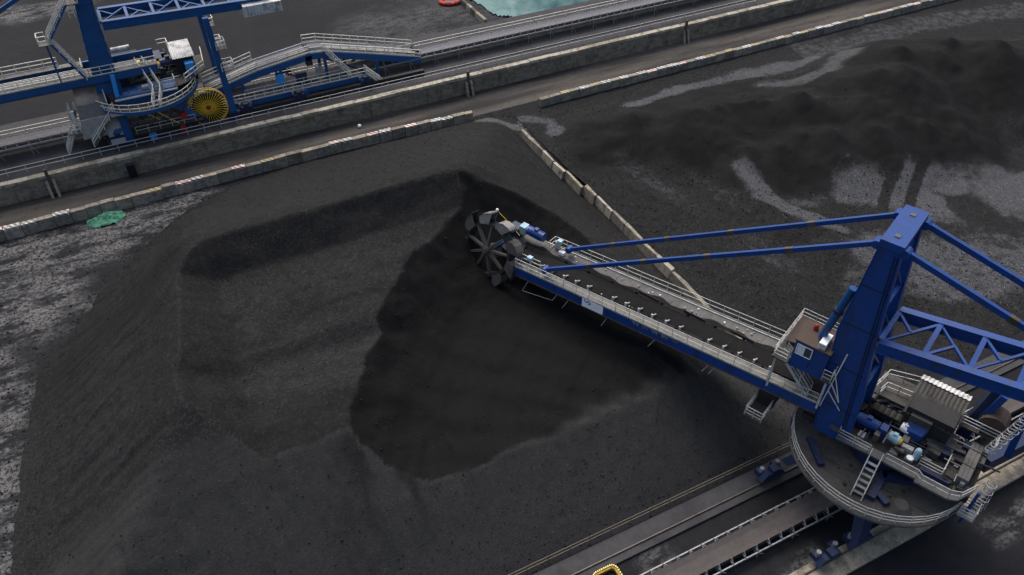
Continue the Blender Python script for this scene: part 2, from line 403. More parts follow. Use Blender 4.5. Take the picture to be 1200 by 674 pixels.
# ------------------------------------------------------------------ retaining wall, barriers, divider
def retaining_wall():
    t = thing('retaining_wall', (0, 101.6, 0), 'long stained concrete retaining wall between the haul road and the far conveyor', 'wall')
    x = -62.0; r = random.Random(3)
    while x < 160:
        L = r.choice([3.6, 3.6, 5.4]); dy = r.uniform(-.015, .03)
        MB().box(x+.02, x+L-.02, -.12-dy, .3, -.2, ZE-.32+r.uniform(-.02,.02)).build('panel', 'wallc', t)
        x += L
    x = -62.0
    while x < 160:
        L = r.choice([2.2, 3.0, 4.1])
        MB().box(x+.015, x+L-.015, -.22-r.uniform(0,.05), .62, ZE-.33, ZE+.06+r.uniform(-.03,.05)).build('coping_block', 'kerbc' if r.random() < .7 else 'conc', t)
        x += L
    for px in (43.7, -14.6, 83.8):
        q = MB()
        for dx in (-.55, .25): q.hexa([(px+dx,-1.1,0),(px+dx+.32,-1.1,0),(px+dx+.32,-.12,0),(px+dx,-.12,0)], [(px+dx,-.5,1.9),(px+dx+.32,-.5,1.9),(px+dx+.32,-.12,2.2),(px+dx,-.12,2.2)])
        q.build('buttress', 'conc', t)
        MB().box(px-.2, px+.15, -.42, -.05, 1.2, ZE+.9).build('standpipe', 'concd', t)
    return t
retaining_wall()
b = thing('electrical_cabinet', (-5.1, 101.0, 0), 'black cabinet standing against the retaining wall beside the haul road', 'cabinet')
MB().box(-.5, .5, -.25, .3, .05, 1.9).build('body', 'rubber', b); MB().box(-.54, .54, -.3, .32, 1.9, 1.98).build('lid', 'navy', b)
MB().box(-.47, -.02, -.28, -.252, .15, 1.8).build('door', 'rubber', b); MB().box(.02, .47, -.28, -.252, .15, 1.8).build('door', 'rubber', b)
tag(MB().sphere((25.6, 99.5, .25), .28, 8).build('buoy', 'white'), 'small white ball lying on the haul road', 'ball')

def barrier(x0, x1, label, h, seed, path):
    t = thing('barrier_wall', (x0, 94.3, 0), label, 'wall'); r = random.Random(seed); x = x0
    tops = {}
    while x < x1:
        L = min(1.75*r.uniform(.9, 1.15), x1-x+.3); yy = path(x+L/2); a = r.uniform(-.012, .012); hh = h*r.uniform(.93, 1.05)
        k = r.random(); y0, y1 = yy-.38+r.uniform(-.05,.05), yy+.38
        mb = MB(); z1 = hh*.62
        X0, X1 = x-x0+.025, x-x0+L-.025; o0 = -94.3
        mb.hexa([(X0,y0+o0-.1,-.1),(X1,y0+o0-.1+a*L,-.1),(X1,y1+o0+a*L,-.1),(X0,y1+o0,-.1)], [(X0,y0+o0,hh-.003),(X1,y0+o0+a*L,hh-.003),(X1,y1+o0-.05+a*L,hh-.003),(X0,y1+o0-.05,hh-.003)])
        blk = mb.build('block', r.choice(['conc','conc','conc2','conc2','wallc']), t)
        if k < .52:
            m = 'str_w' if k < .25 else ('str_r' if k < .38 else 'str_y')
            cap = MB().hexa([(X0+.02,y0+o0-.02,hh*.72),(X1-.02,y0+o0-.02+a*L,hh*.72),(X1-.02,y1+o0-.06+a*L,hh*.72),(X0+.02,y1+o0-.06,hh*.72)],
                        [(X0+.02,y0+o0-.012,hh+.004),(X1-.02,y0+o0-.012+a*L,hh+.004),(X1-.02,y1+o0-.06+a*L,hh+.004),(X0+.02,y1+o0-.06,hh+.004)])
            cap.build('painted_band', m, blk)
        x += L
    return t
barrier(-40, 40.6, 'long concrete block barrier between the haul road and the largest coal pile', 1.5, 5, lambda x: 94.55+.35*math.sin((x+6)/20)-(.9*max(0, (x-24)/17)))
barrier(51.6, 150, 'concrete block barrier running right from the gap above the dividing wall', 1.25, 9, lambda x: 93.35)

def divider():
    t = thing('dividing_wall', (46.4, 68, 0), 'low leaning concrete wall dividing the two coal piles', 'wall'); r = random.Random(4)
    y = 86.5
    while y > 38:
        L = r.uniform(2.4, 4.2); xx = 45.3+1.25*sstep(80, 66, np.array(y))-.1; xx = float(xx)-46.4+r.uniform(-.03,.03)
        h = 1.35+r.uniform(-.12,.12); y0, y1 = y-L+.008-68, y-.008-68; wdt = .36+r.uniform(-.04,.08); ln = .06+r.uniform(-.03,.06)
        MB().hexa([(xx-wdt,y0,-.2),(xx+wdt,y0,-.2),(xx+wdt,y1,-.2),(xx-wdt,y1,-.2)],
                  [(xx-.2+ln,y0,h+r.uniform(-.2,.1)),(xx+.2+ln,y0,h+r.uniform(-.15,.1)),(xx+.2+ln,y1,h+r.uniform(-.15,.1)),(xx-.2+ln,y1,h+r.uniform(-.2,.1))]).build('wall_panel', r.choice(['conc','conc2','kerbc']), t)
        y -= L
divider()

# ------------------------------------------------------------------ coal piles
def lumps(parent, X, Y, Z, w, n, rmin, rmax, mat, seed):
    # loose lumps of coal lying on a pile: one mesh of small octahedra
    g = np.random.default_rng(seed); p = (w/w.sum()).reshape(-1); i = g.choice(p.size, n, p=p)
    st_ = abs(X[0,1]-X[0,0]); c = np.stack([X.reshape(-1)[i]+g.uniform(-.5,.5,n)*st_, Y.reshape(-1)[i]+g.uniform(-.5,.5,n)*st_, Z.reshape(-1)[i]], -1)
    r = rmin+(rmax-rmin)*g.random(n)**4
    base = np.array([(1,0,0),(-1,0,0),(0,1,0),(0,-1,0),(0,0,1),(0,0,-1)], float)
    d_ = base[None]*r[:,None,None]*g.uniform(.6,1.25,(n,6,1))+g.normal(0,.22,(n,6,3))*r[:,None,None]
    a = g.uniform(0,6.28,n); ca, sa = np.cos(a)[:,None], np.sin(a)[:,None]
    d_ = np.stack([d_[...,0]*ca-d_[...,1]*sa, d_[...,0]*sa+d_[...,1]*ca, d_[...,2]*.75], -1)
    V = (c[:,None]+d_+np.array([0,0,1.])*r[:,None,None]*.15).reshape(-1,3)
    f = np.array([(0,2,4),(2,1,4),(1,3,4),(3,0,4),(2,0,5),(1,2,5),(3,1,5),(0,3,5)])
    Fc = (f[None]+np.arange(n)[:,None,None]*6).reshape(-1,3)
    me = bpy.data.meshes.new('coal_lumps'); me.vertices.add(len(V)); me.vertices.foreach_set('co', V.astype(np.float32).reshape(-1))
    me.loops.add(Fc.size); me.loops.foreach_set('vertex_index', Fc.astype(np.int32).reshape(-1))
    me.polygons.add(len(Fc)); me.polygons.foreach_set('loop_start', np.arange(0, Fc.size, 3, dtype=np.int32)); me.polygons.foreach_set('loop_total', np.full(len(Fc), 3, np.int32))
    me.update(calc_edges=True); me.materials.append(M[mat]); o = link('coal_lumps', me, parent); o['kind'] = 'stuff'; return o
def main_pile():
    x = np.arange(-27, 47.2, .24); y = np.arange(27.9, 95.2, .24); X, Y = np.meshgrid(x, y)
    wob = fbm(X*.09, Y*.09, 4, 1)*2.2+fbm(X*.45, Y*.45, 4, 2)*.55
    xl = np.interp(Y, [28,46.5,54.4,62.3,68.9,74.6,82.7,90.7,94], [-24,-21.8,-20.9,-20,-18.8,-15.6,-10,-.5,8])
    gl = np.gradient(xl, axis=0)/.24; nl = 1/np.sqrt(1+np.clip(gl,0,3)**2)
    a = .65*(Y-29.1+wob*.25); dl = np.maximum((X-xl+.4+wob*.5)*nl, 0); bl = np.where(dl > 0, .84*dl*dl/(dl+3.2)-.12, -1); c = .45*(94.2-Y+wob*.4); e = np.maximum(.70*(45.3-X)+wob*.2, .15*(46.8-X))
    gul = (np.abs(fbm(X*.5, Y*.06, 3, 8))*.5)
    hull = smin(smin(a-gul*sstep(30,40,Y)*.5, bl, 1.2), smin(c, e, 1.5), 1.2)
    # benches left by the earlier cuts
    T = np.interp(Y, [28,41.4,50.8,52.4,61.0,62.2,65.2,66.2,70,120], [7.7,8.2,8.6,9.3,10.2,10.4,13.3,14.2,40,400])
    T += fbm(X*.16, Y*.5, 4, 3)*.5+fbm(X*.7, Y*.7, 3, 6)*.1+fbm(X*.45, Y*.45, 4, 66)*.55*sstep(61, 63.5, Y)
    xr = -1.0+fbm(Y*.12, Y*0+3, 3, 4)*3+1.2*np.sin((Y-40)/9)
    T += np.clip(xr-X, 0, 30)*.7
    hull = hull+.55*np.exp(-((Y-67.0)/1.6)**2)*sstep(-8, 0, X)*sstep(34, 28, X)
    h = smin(hull, T, .2)
    R = np.hypot(X-CA[0], Y-CA[1]); ang = np.arctan2(Y-CA[1], X-CA[0])
    R0 = 39.6+fbm(ang*9, ang*0+1.5, 4, 12)*1.6+fbm(X*.45, Y*.45, 4, 13)*1.3
    cut = 4.5+np.clip(R-R0+4.3, 0, 50)**2*.062+fbm(X*.25, Y*.25, 4, 14)*.5+.1*np.sin(ang*60+fbm(X*.2,Y*.2,3,15)*4)
    h2 = smin(h, cut, .15)
    # talus spilled over the lip
    lobe = np.exp(-((X-8.5)/3.2)**2)*np.exp(-((Y-35)/2.8)**2)
    h2 += lobe*.35
    rill = np.abs(fbm(X*1.0+fbm(X*.2,Y*.2,3,51)*2, Y*.07, 4, 50))
    rillx = np.abs(fbm(X*.07, Y*1.0+fbm(X*.2,Y*.2,3,52)*2, 4, 53))
    h2 -= rill*.9*sstep(41.5, 39.5, Y)*sstep(29.5, 33, Y)+rill*.7*sstep(67, 70, Y)*sstep(93, 86, Y)+rillx*.8*sstep(-5, -9, X)*sstep(-20, -15, X)
    arc = np.sin(R*4.6+fbm(X*.08, Y*.08, 2, 54)*8)*.03*(R < R0)+np.sin(R*1.9+fbm(X*.05, Y*.05, 2, 55)*6)*.05
    h2 += arc*(.5+.3*(h > cut))*(h2 > 2.5)
    h2 += fbm(X*1.4, Y*1.4, 3, 21)*.11+fbm(X*4, Y*4, 2, 22)*.05
    for (x0_, y0_, r_) in ((2.5,52.5,3.0),(6.5,55.0,2.4),(-1,47,2.2),(9,50,2.0)): h2 -= .28*np.exp(-(((X-x0_)/r_)**2+((Y-y0_)/(r_*.55))**2))
    cutness = sstep(0., 1., (h-cut+fbm(X*.5,Y*.5,3,90)*1.2*sstep(14,30,X))/(.08+1.4*sstep(14, 32, X)*sstep(46, 40, Y)))
    low_ = sstep(-.1, .6, T-hull)*sstep(44, 41, Y)*sstep(46.0, 43.0, R+fbm(X*.5,Y*.5,3,34)*3)
    drip = sstep(-.02, .2, fbm(X*.55+fbm(X*.3,Y*.3,3,33)*1.5, Y*.10, 4, 30)+.03)*np.exp(-((X-8.5)/4.5)**2)*sstep(29.5, 36.5, Y)*low_
    fresh_and_shade = np.clip(np.maximum(cutness, drip*.6), 0, 1)
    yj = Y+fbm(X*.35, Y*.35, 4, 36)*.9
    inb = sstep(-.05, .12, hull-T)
    scarp_shade = inb*sstep(61.5, 62.2, yj)  # shade of the steep crest face, put into the coal colour
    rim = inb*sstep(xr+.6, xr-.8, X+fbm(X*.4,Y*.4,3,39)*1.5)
    band = sstep(51.0, 51.6, Y)*sstep(60, 52.5, Y)*(X > xr)
    low = sstep(0, .06, T-hull)*sstep(46, 43, Y)
    fresh_and_shade = np.maximum(fresh_and_shade, np.clip(.28*scarp_shade+.26*rim*(1-scarp_shade)+.12*band*inb+.5*inb*sstep(48, 44, yj)*(1-.6*rim), 0, .7)*(1-cutness))  # painted scarp shade joined with darker rim and bench tones
    dust = blobs(X, Y, [([(42,91.5),(46,89)], 1.6, .9)])
    pale = (1.0*low+.26*sstep(51.6,50.9,yj)*sstep(44.5,48.5,yj)*sstep(xr-1,xr+2,X)+.02*sstep(60,66,Y))*(1-fresh_and_shade)
    pale = np.where(T-hull > 0, pale*(1-.0), pale); fresh_and_shade = np.maximum(fresh_and_shade, .32*sstep(-.05,.15,T-hull)*sstep(60,66,Y))
    Z = np.where(h2 > -.3, h2, -.3)
    edge = (X > 47.0-.3)
    o = tag(grid_object('coal_pile', X, Y, Z, 'coal', {'fresh_and_shade': fresh_and_shade, 'dust': dust, 'pale': pale}, h2 > -.05),
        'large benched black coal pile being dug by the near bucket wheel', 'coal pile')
    w_ = (h2 > .0)*(1-.8*fresh_and_shade)*(.5+sstep(.1,-.2,fbm(X*.12,Y*.12,3,70))+1.5*(h2 < 2.5)+.6*low)
    lumps(o, X, Y, Z, w_, 14000, .03, .10, 'coalgrey', 71); lumps(o, X, Y, Z, w_, 4500, .03, .08, 'coalpale', 75)
    w2_ = (h2 > 3)*(fresh_and_shade > .8)*1.0
    lumps(o, X, Y, Z, w2_, 2500, .03, .12, 'coalgrey', 72)
    apron = ((h2 < 0)&(h2 > -2.2))*1.0
    lumps(o, X, Y, np.maximum(Z, 0)*0+.02, apron*np.exp(np.minimum(h2,0)*1.4), 5000, .04, .15, 'coalgrey', 73)
    return o
main_pile()
def right_piles():
    x = np.arange(46.9, 175, .36); y = np.arange(27.9, 92.6, .36); X, Y = np.meshgrid(x, y)
    wx = X+fbm(X*.1, Y*.1, 3, 41)*5; wy = Y+fbm(X*.1, Y*.1, 3, 42)*5
    def ridge(pts, hts, half, k=1.0):
        d, t = seg_dist(wx, wy, pts); h = np.interp(t, range(len(hts)), hts); wd = np.interp(t, range(len(half)), half)
        return h*np.clip(1-d/wd, 0, 1)**k
    m1 = ridge([(54,78),(65,77),(71,76),(81,71.5),(92,68)], [2.6,4.8,5.6,5.6,5.2], [8,11,13,15,14], .95)
    m1b = ridge([(66,70),(71,64),(82,63),(92,60)], [4.2,3.4,3.4,3.2], [9,9,9,9])
    m3 = ridge([(64,66),(63.5,58),(67,50),(66,42)], [3.4,3.0,2.6,2.0], [8,7,7,7])
    m4 = ridge([(52,72),(54,58),(56,46)], [1.8,1.7,1.7], [9,9,9])
    m2 = ridge([(96,72),(103,73.2),(111,71.5),(122,64),(140,58),(170,50)], [5.5,7.2,8,8,8,8], [9,12,14,15,16,16])
    m2b = ridge([(98,70),(99,60),(96,54)], [5,3.6,1.8], [8,8,6])
    h = np.maximum.reduce([m1, m1b, m2, m2b, m3, m4])
    mix = [m1, m1b, m2, m2b, m3, m4]; h = h+.25*(sum(mix)-h)*.3
    h -= .12
    g_ = np.random.default_rng(12); cones = np.zeros(X.shape)
    def cone(cx, cy, hh, sl): return hh-sl*np.hypot(X-cx+fbm(X*.3,Y*.3,2,int(cx))*1.2, Y-cy+fbm(X*.3,Y*.3,2,int(cy)+9)*1.2)
    for pts, hs, n_, sp in (([(58,77),(71,75),(81,71),(92,67)], (4.4,6.2), 9, 3.0), ([(68,67),(80,63),(93,60)], (3.2,4.6), 7, 2.6), ([(97,71),(104,73),(113,70),(125,63),(150,55)], (6.5,9.0), 11, 3.2), ([(98,64),(97,57)], (3,4.5), 4, 1.5), ([(63.5,58),(66,47)], (1.8,2.8), 4, 1.5)):
        P_ = np.array(pts, float); tt_ = np.linspace(0, len(pts)-1.001, n_)
        for q in tt_:
            i = int(q); c_ = P_[i]*(1-q+i)+P_[i+1]*(q-i)+g_.normal(0, sp*.5, 2)
            cones = -smin(-cones, -cone(c_[0], c_[1], g_.uniform(*hs), g_.uniform(.42,.52)), .9)
    h = np.maximum(h*.8, cones); h += np.where(h > .3, fbm(X*.3, Y*.3, 3, 43)*.7, 0)*np.clip(h/2, 0, 1)
    h += np.where(h > 0, fbm(X*1.2, Y*1.2, 4, 45)*.28, 0)
    base = .05+.10*(fbm(X*.3, Y*.3, 3, 47)+.5)
    h = np.maximum(h, base)
    north = .6*(92.4+fbm(X*.2, Y*.2, 3, 48)*3-Y); h = np.minimum(h, north); h = np.minimum(h, .6*(Y-28.6)); h = np.minimum(h, .4*(172-X))
    dust = blobs(X, Y, [([(47.6,91),(51,88.5),(50,85.5)], 1.5, 1.0), ([(66,64),(64.8,58.8),(66.5,53),(69,49.5)], 1.8, 1.0), ([(68,56),(72,56)], 1.8, .6), ([(53,73),(56,64)], 2.6, .42), ([(57,80),(60,82)], 2, .3), ([(58,52),(60,47)], 2.4, .4),
          ([(60,66),(61,60)], 1.5, .35), ([(63,86.0),(73,87.0),(83.5,87.4),(98,86.0)], 2.0, 1.0), ([(102,82.5),(94,79),(84,81)], 2.8, .85), ([(100,88),(125,88),(150,84)], 4, .55),
          ([(78,55),(83,50)], 5.0, 1.0), ([(86,54.5),(90,51)], 3.6, .9), ([(95,47),(102,41),(112,34)], 6.5, .95), ([(71,43),(80,37.5),(90,32)], 7.5, .8), ([(82,70),(84,66)], .8, .35), ([(92,67),(97,63)], .6, .6), ([(76,74),(79,73)], .6, .45), ([(64,42),(72,38)], 3.5, .6)])
    dust = np.maximum(dust, .12*sstep(62, 50, X))
    trk = np.minimum(seg_dist(X, Y, [(78,47.5),(84,52),(91,56.5)])[0], seg_dist(X, Y, [(76.5,50),(80.5,53.2),(85,56)])[0])
    dust *= sstep(.45, .9, trk)*.95+.05
    dust = np.clip(dust-.9*sstep(.8, 2.2, np.maximum.reduce([m1,m1b,m2,m2b]))*(dust > .5)*(X > 74)*(Y < 76), 0, 1)
    fresh_and_shade = np.clip(np.maximum(np.clip(np.maximum(m1, m1b)*.9, 0, 1)*.92, np.clip(np.maximum(m2, m2b), 0, 1)*.92), 0, .92)*(1-dust)*(.75+.5*sstep(-.15,.15,fbm(X*.4,Y*.4,4,49)))
    fresh_and_shade = np.clip(fresh_and_shade, 0, 1)
    far = (np.maximum(m2, m2b) >= np.maximum.reduce([m1, m1b, m3, m4])) & (X > 84)
    fr2 = sstep(-.3, .3, X*0)
    o1 = grid_object('coal_pile', X, Y, np.maximum(h, -.3), 'coal2', {'fresh_and_shade': fresh_and_shade, 'dust': dust, 'pale': X*0}, (h > -.02) & ~far)
    lumps(o1, X, Y, np.maximum(h, 0), (h > 0)*~far*(X < 110)*(.4+1.2*(m1+m1b < .8)), 14000, .04, .14, 'coalgrey', 74); lumps(o1, X, Y, np.maximum(h, 0), (h > 0)*~far*(X < 80)*(.2+dust), 3500, .03, .10, 'coalpale', 76)
    tag(o1, 'low spread of dark coal heaps right of the dividing wall', 'coal pile')
    o2 = grid_object('coal_pile', X, Y, np.maximum(h, -.3)-.002, 'coal2', {'fresh_and_shade': fresh_and_shade, 'dust': dust, 'pale': X*0}, (h > -.02) & far)
    tag(o2, 'tall black coal heap in the upper right corner', 'coal pile')
right_piles()

# ------------------------------------------------------------------ yard conveyors
def conveyor(name, label, x0, x1, yc, zb, bw, matb, sp, xs0, xs1, walkway=None, wide=1.25, railm='steel', leg=1.0, tilt=0):
    """straight belt conveyor along X; belt top at zb, ground at zb-leg"""
    t = thing(name, ((x0+x1)/2, yc, zb-leg), label, 'conveyor'); ox = (x0+x1)/2; z = leg
    q = MB(); hw = bw/2
    prof = [(-hw, .16), (-hw*.45, 0), (hw*.45, 0), (hw, .16)]
    n = int((x1-x0)/4); 
    for i in range(n):
        a, b2 = x0-ox+(x1-x0)*i/n, x0-ox+(x1-x0)*(i+1)/n
        for (p, q2) in zip(prof[:-1], prof[1:]):
            q.add([(a,p[0],z+p[1]),(b2,p[0],z+p[1]),(b2,q2[0],z+q2[1]),(a,q2[0],z+q2[1])], [(0,1,2,3)])
            q.add([(a,p[0],z+p[1]-.03),(b2,p[0],z+p[1]-.03),(b2,q2[0],z+q2[1]-.03),(a,q2[0],z+q2[1]-.03)], [(3,2,1,0)])
    q.build('belt', matb, t)
    MB().box(x0-ox, x1-ox, -hw*.9, hw*.9, z-.62, z-.59).build('return_belt', matb, t)
    for sgn in (-1, 1):
        s = MB(); yy = sgn*wide
        s.beam((x0-ox, yy, z-.3), (x1-ox, yy, z-.3), .10, .2); s.build('stringer', railm, t)
    fm = MB()                                                   # one idler frame, shared
    fm.beam((0,-wide,-.2), (0,wide,-.2), .10, .08)
    for sgn in (-1, 1):
        fm.beam((0,sgn*wide,-.2), (0,sgn*hw*1.04,.30), .09, .06); fm.beam((0,sgn*hw*1.02,-.2), (0,sgn*hw*1.02,.26), .06, .06)
        fm.cyl((0,sgn*hw*.45,-.09), (0,sgn*hw*.98,.07), .065, 6)
    fm.cyl((0,-hw*.43,-.1), (0,hw*.43,-.1), .065, 6)
    me = fm.mesh('idler_frame'); me.materials.append(M[railm])
    lm = MB()
    for sgn in (-1, 1):
        lm.beam((0,sgn*wide,-leg), (0,sgn*wide,-.4), .09, .09); lm.beam((.7,sgn*(wide+.02),-leg), (.06,sgn*(wide+.02),-.45), .06, .06)
    lm.beam((0,-wide,-leg*.6), (0,wide,-leg*.6), .06, .06)
    le = lm.mesh('support_leg'); le.materials.append(M[railm])
    x = xs0; i = 0
    while x < xs1:
        o = link('idler_frame', me, t); o.location = (x-ox, 0, z)
        if i % 3 == 0:
            o = link('support_leg', le, t); o.location = (x-ox, 0, z)
        x += sp; i += 1
    if walkway:
        y0, y1 = walkway
        MB().box(x0-ox, x1-ox, y0, y1, z-.62, z-.57).build('walkway', 'decklight', t)
        railing(t, ID, [(xs0-ox, y1 if abs(y1) > abs(y0) else y0, z-.57), (xs1-ox, y1 if abs(y1) > abs(y0) else y0, z-.57)], 1.1, 2.0, .04, 'rail')
    return t
conveyor('belt_conveyor', 'brown belt conveyor with white idler brackets running under the near reclaimer', -60, 200, 22.05, 1.15, 1.75, 'belt', 1.25, 14, 62, wide=1.3, leg=1.0)
# far yard conveyor
conveyor('belt_conveyor', 'grey belt conveyor on the embankment behind the retaining wall', -200, 300, 108.7, ZE+1.75, 1.9, 'beltb', 1.35, -28, 100, walkway=(1.35, 2.3), wide=1.35, leg=1.75)

# ------------------------------------------------------------------ fences
def fence(label, x0, x1, y, z, mat, h, sp, r, rails, name='railing_fence', cat='fence'):
    t = thing(name, ((x0+x1)/2, y, z), label, cat); ox = (x0+x1)/2
    railing(t, ID, [(x0-ox,0,0),(x1-ox,0,0)], h, sp, r, mat, rails, toe=False)
    return t
fence('rusty pipe fence between the largest coal pile and the near rail beam', -20, 43, 28.0, .05, 'railr', 1.0, 2.0, .025, (1, .5))
fence('pale pipe railing along the top of the retaining wall', -30, 100, 103.3, ZE-.02, 'railg', 1.05, 2.2, .035, (1, .5))
# ------------------------------------------------------------------ shared machine pieces
def corrugated(root, fr, s0, s1, u0, u1, z0, z1, mat, pitch=.32, name='corrugated_roof'):
    mb = MB(); n = int(abs(s1-s0)/pitch*2); vs = []
    for i in range(n+1):
        s = s0+(s1-s0)*i/n; dz = .05*(1 if i % 2 else -1)
        vs += [(s,u0,z0+dz),(s,u1,z1+dz),(s,u0,z0+dz-.04),(s,u1,z1+dz-.04)]
    fs = []
    for i in range(n):
        a = i*4; fs += [(a,a+4,a+5,a+1),(a+2,a+3,a+7,a+6)]
    mb.add(vs, fs); return mb.build(name, mat, root, fr)
def motor(root, fr, p, axis, L, r, mat, endmat='dark', name='drive_motor'):
    p, ax = Vector(p), Vector(axis).normalized()
    mb = MB().cyl(p, p+ax*L, r, 12)
    for i in range(5):                                             # cooling fins
        q = p+ax*L*(.15+.14*i); mb.cyl(q, q+ax*L*.04, r*1.09, 12)
    mb.box(p.x+ax.x*L*.5-r*.4, p.x+ax.x*L*.5+r*.4, p.y+ax.y*L*.5-r*.4, p.y+ax.y*L*.5+r*.4, p.z+r*.8, p.z+r*1.35)
    o = mb.build(name, mat, root, fr)
    MB().cyl(p+ax*L, p+ax*(L+r*.5), r*.85, 12, r*.6).build('fan_cover', endmat, o, fr)
    return o
def bucket_wheel(root, fr, c, R, width, nb=9, mats=('worn', 'wornl', 'dark'), phase=.2, tilt=0.0):
    """wheel in the s-z plane (axis along u)"""
    c = Vector(c); ct, st_ = math.cos(tilt), math.sin(tilt)
    P = lambda r, a, u: (c.x+r*math.cos(a), c.y+u*ct-r*math.sin(a)*st_, c.z+u*st_+r*math.sin(a)*ct)
    ri, ro = R*.66, R*.74
    n = 48; vs, fs = [], []
    for i in range(n):
        a = 2*math.pi*i/n; w2 = width*.42
        vs += [P(ri,a,-w2),P(ro,a,-w2),P(ro,a,w2),P(ri,a,w2)]
    for i in range(n):
        a, b2 = i*4, ((i+1) % n)*4
        fs += [(a,a+1,b2+1,b2),(a+1,a+2,b2+2,b2+1),(a+2,a+3,b2+3,b2+2),(a+3,a,b2,b2+3)]
    o = MB().add(vs, fs).build('bucket_wheel', mats[2], root, fr)
    MB().cyl(P(0,0,-width*.6), P(0,0,width*.72), R*.11, 16).cyl(P(0,0,width*.72), P(0,0,width*.86), R*.075, 12).build('hub', mats[0], o, fr)
    for k in range(nb):
        a = phase+2*math.pi*k/nb; mb = MB()
        d0 = Vector((math.cos(a), 0, math.sin(a)))
        p0, p1 = Vector(P(R*.1, a, width*.38)), Vector(P(R*.67, a, width*.30))
        tv = Vector((-math.sin(a), -math.cos(a)*st_, math.cos(a)*ct)); uv = Vector((0, ct, st_))
        q = []
        for pt, hw, dp in ((p0, .13, .2), (p1, .09, .18)):
            for x, y in ((-1,-1),(1,-1),(1,1),(-1,1)): q.append(pt+tv*x*hw+uv*y*dp)
        mb.add(q, [(0,1,2,3),(7,6,5,4),(0,4,5,1),(1,5,6,2),(2,6,7,3),(3,7,4,0)])
        mb.build('spoke', mats[0], o, fr)
    for k in range(nb):
        a0 = phase+.35+2*math.pi*k/nb
        # scoop: curved back, two cheeks, toothed lip
        prof = [(R*.70,-.16),(R*.80,-.20),(R*.90,-.13),(R*.965,0.0),(R*1.0,.16),(R*1.02,.27)]
        inn = [(R*.70,.20),(R*.78,.22),(R*.85,.24),(R*.92,.255),(R*.97,.265),(R*1.0,.275)]
        mb = MB(); w2 = width/2; th = .05
        for sgn in (-1, 1):
            vs = [P(r,a0+t,sgn*w2) for r, t in prof]+[P(r,a0+t,sgn*w2*.9) for r, t in inn]
            vs += [P(r,a0+t,sgn*(w2-th)) for r, t in prof]+[P(r,a0+t,sgn*(w2*.9-th)) for r, t in inn]
            m = len(prof); fs = []
            for i in range(m-1):
                fs += [(i,i+1,m+i+1,m+i),(2*m+i,3*m+i,3*m+i+1,2*m+i+1)]
            fs += [(m+i,m+i+1,3*m+i+1,3*m+i) for i in range(m-1)]
            mb.add(vs, fs)
        vs = []
        for r, t in prof: vs += [P(r,a0+t,-w2),P(r,a0+t,w2),P(r-.06,a0+t+.012,-w2),P(r-.06,a0+t+.012,w2)]
        fs = []
        for i in range(len(prof)-1):
            a = i*4; fs += [(a,a+1,a+5,a+4),(a+2,a+6,a+7,a+3)]
        mb.add(vs, fs)
        bo = mb.build('bucket', mats[1] if k in (1, 2) else mats[0], o, fr)
        tm = MB()
        for q in range(4):
            u = -w2+width*(q+.5)/4
            tm.beam(P(R*1.0,a0+.2,u), P(R*1.035,a0+.33,u), .12, .07)
        tm.build('teeth', mats[2], bo, fr)
    return o
def lattice_jib(root, fr, s0, s1, z0, slope, uw, depth, mat, panel=2.9, name='counter_jib'):
    zf = lambda s: z0+slope*(s0-s)
    mb = MB()
    for sg in (-1, 1):
        a, b2 = (s0, sg*uw, zf(s0)), (s1, sg*uw, zf(s1))
        mb.beam(a, b2, .34, depth); mb.beam((a[0],a[1],a[2]+depth/2+.03), (b2[0],b2[1],b2[2]+depth/2+.03), .62, .06); mb.beam((a[0],a[1],a[2]-depth/2-.03), (b2[0],b2[1],b2[2]-depth/2-.03), .62, .06)
    o = mb.build(name, mat, root, fr)
    n = max(2, round(abs(s1-s0)/panel)); 
    for i in range(n+1):
        s = s0+(s1-s0)*i/n
        MB().beam((s,-uw+.2,zf(s)+depth*.33), (s,uw-.2,zf(s)+depth*.33), .34, .3).build('cross_member', mat, o, fr)
        if i < n:
            s2 = s0+(s1-s0)*(i+1)/n; k = (1 if i % 2 else -1)
            MB().beam((s,k*(uw-.2),zf(s)+depth*.3), ((s+s2)/2,0,zf((s+s2)/2)+depth*.3), .2, .2).beam(((s+s2)/2,0,zf((s+s2)/2)+depth*.305), (s2,k*(uw-.2),zf(s2)+depth*.305), .2, .2).build('diagonal_brace', mat, o, fr)
            MB().beam((s,-k*(uw-.2),zf(s)+depth*.28), ((s+s2)/2,0,zf((s+s2)/2)+depth*.28), .16, .16).build('diagonal_brace', mat, o, fr)
    return o
def stay(root, fr, p0, p1, w, h, mat, joints=(.25, .5, .75)):
    p0, p1 = Vector(p0), Vector(p1)
    o = MB().beam(p0, p1, w, h).build('stay_bar', mat, root, fr)
    dv = (p1-p0).normalized()
    for j in joints:
        c = p0.lerp(p1, j); MB().beam(c-dv*.32, c+dv*.32, w*1.12, h*1.12).build('splice_plate', 'worn', o, fr)
    for c in (p0, p1):
        MB().cyl((c.x,c.y-.35,c.z), (c.x,c.y+.35,c.z), .34, 10).build('pin_joint', mat, o, fr)
    return o
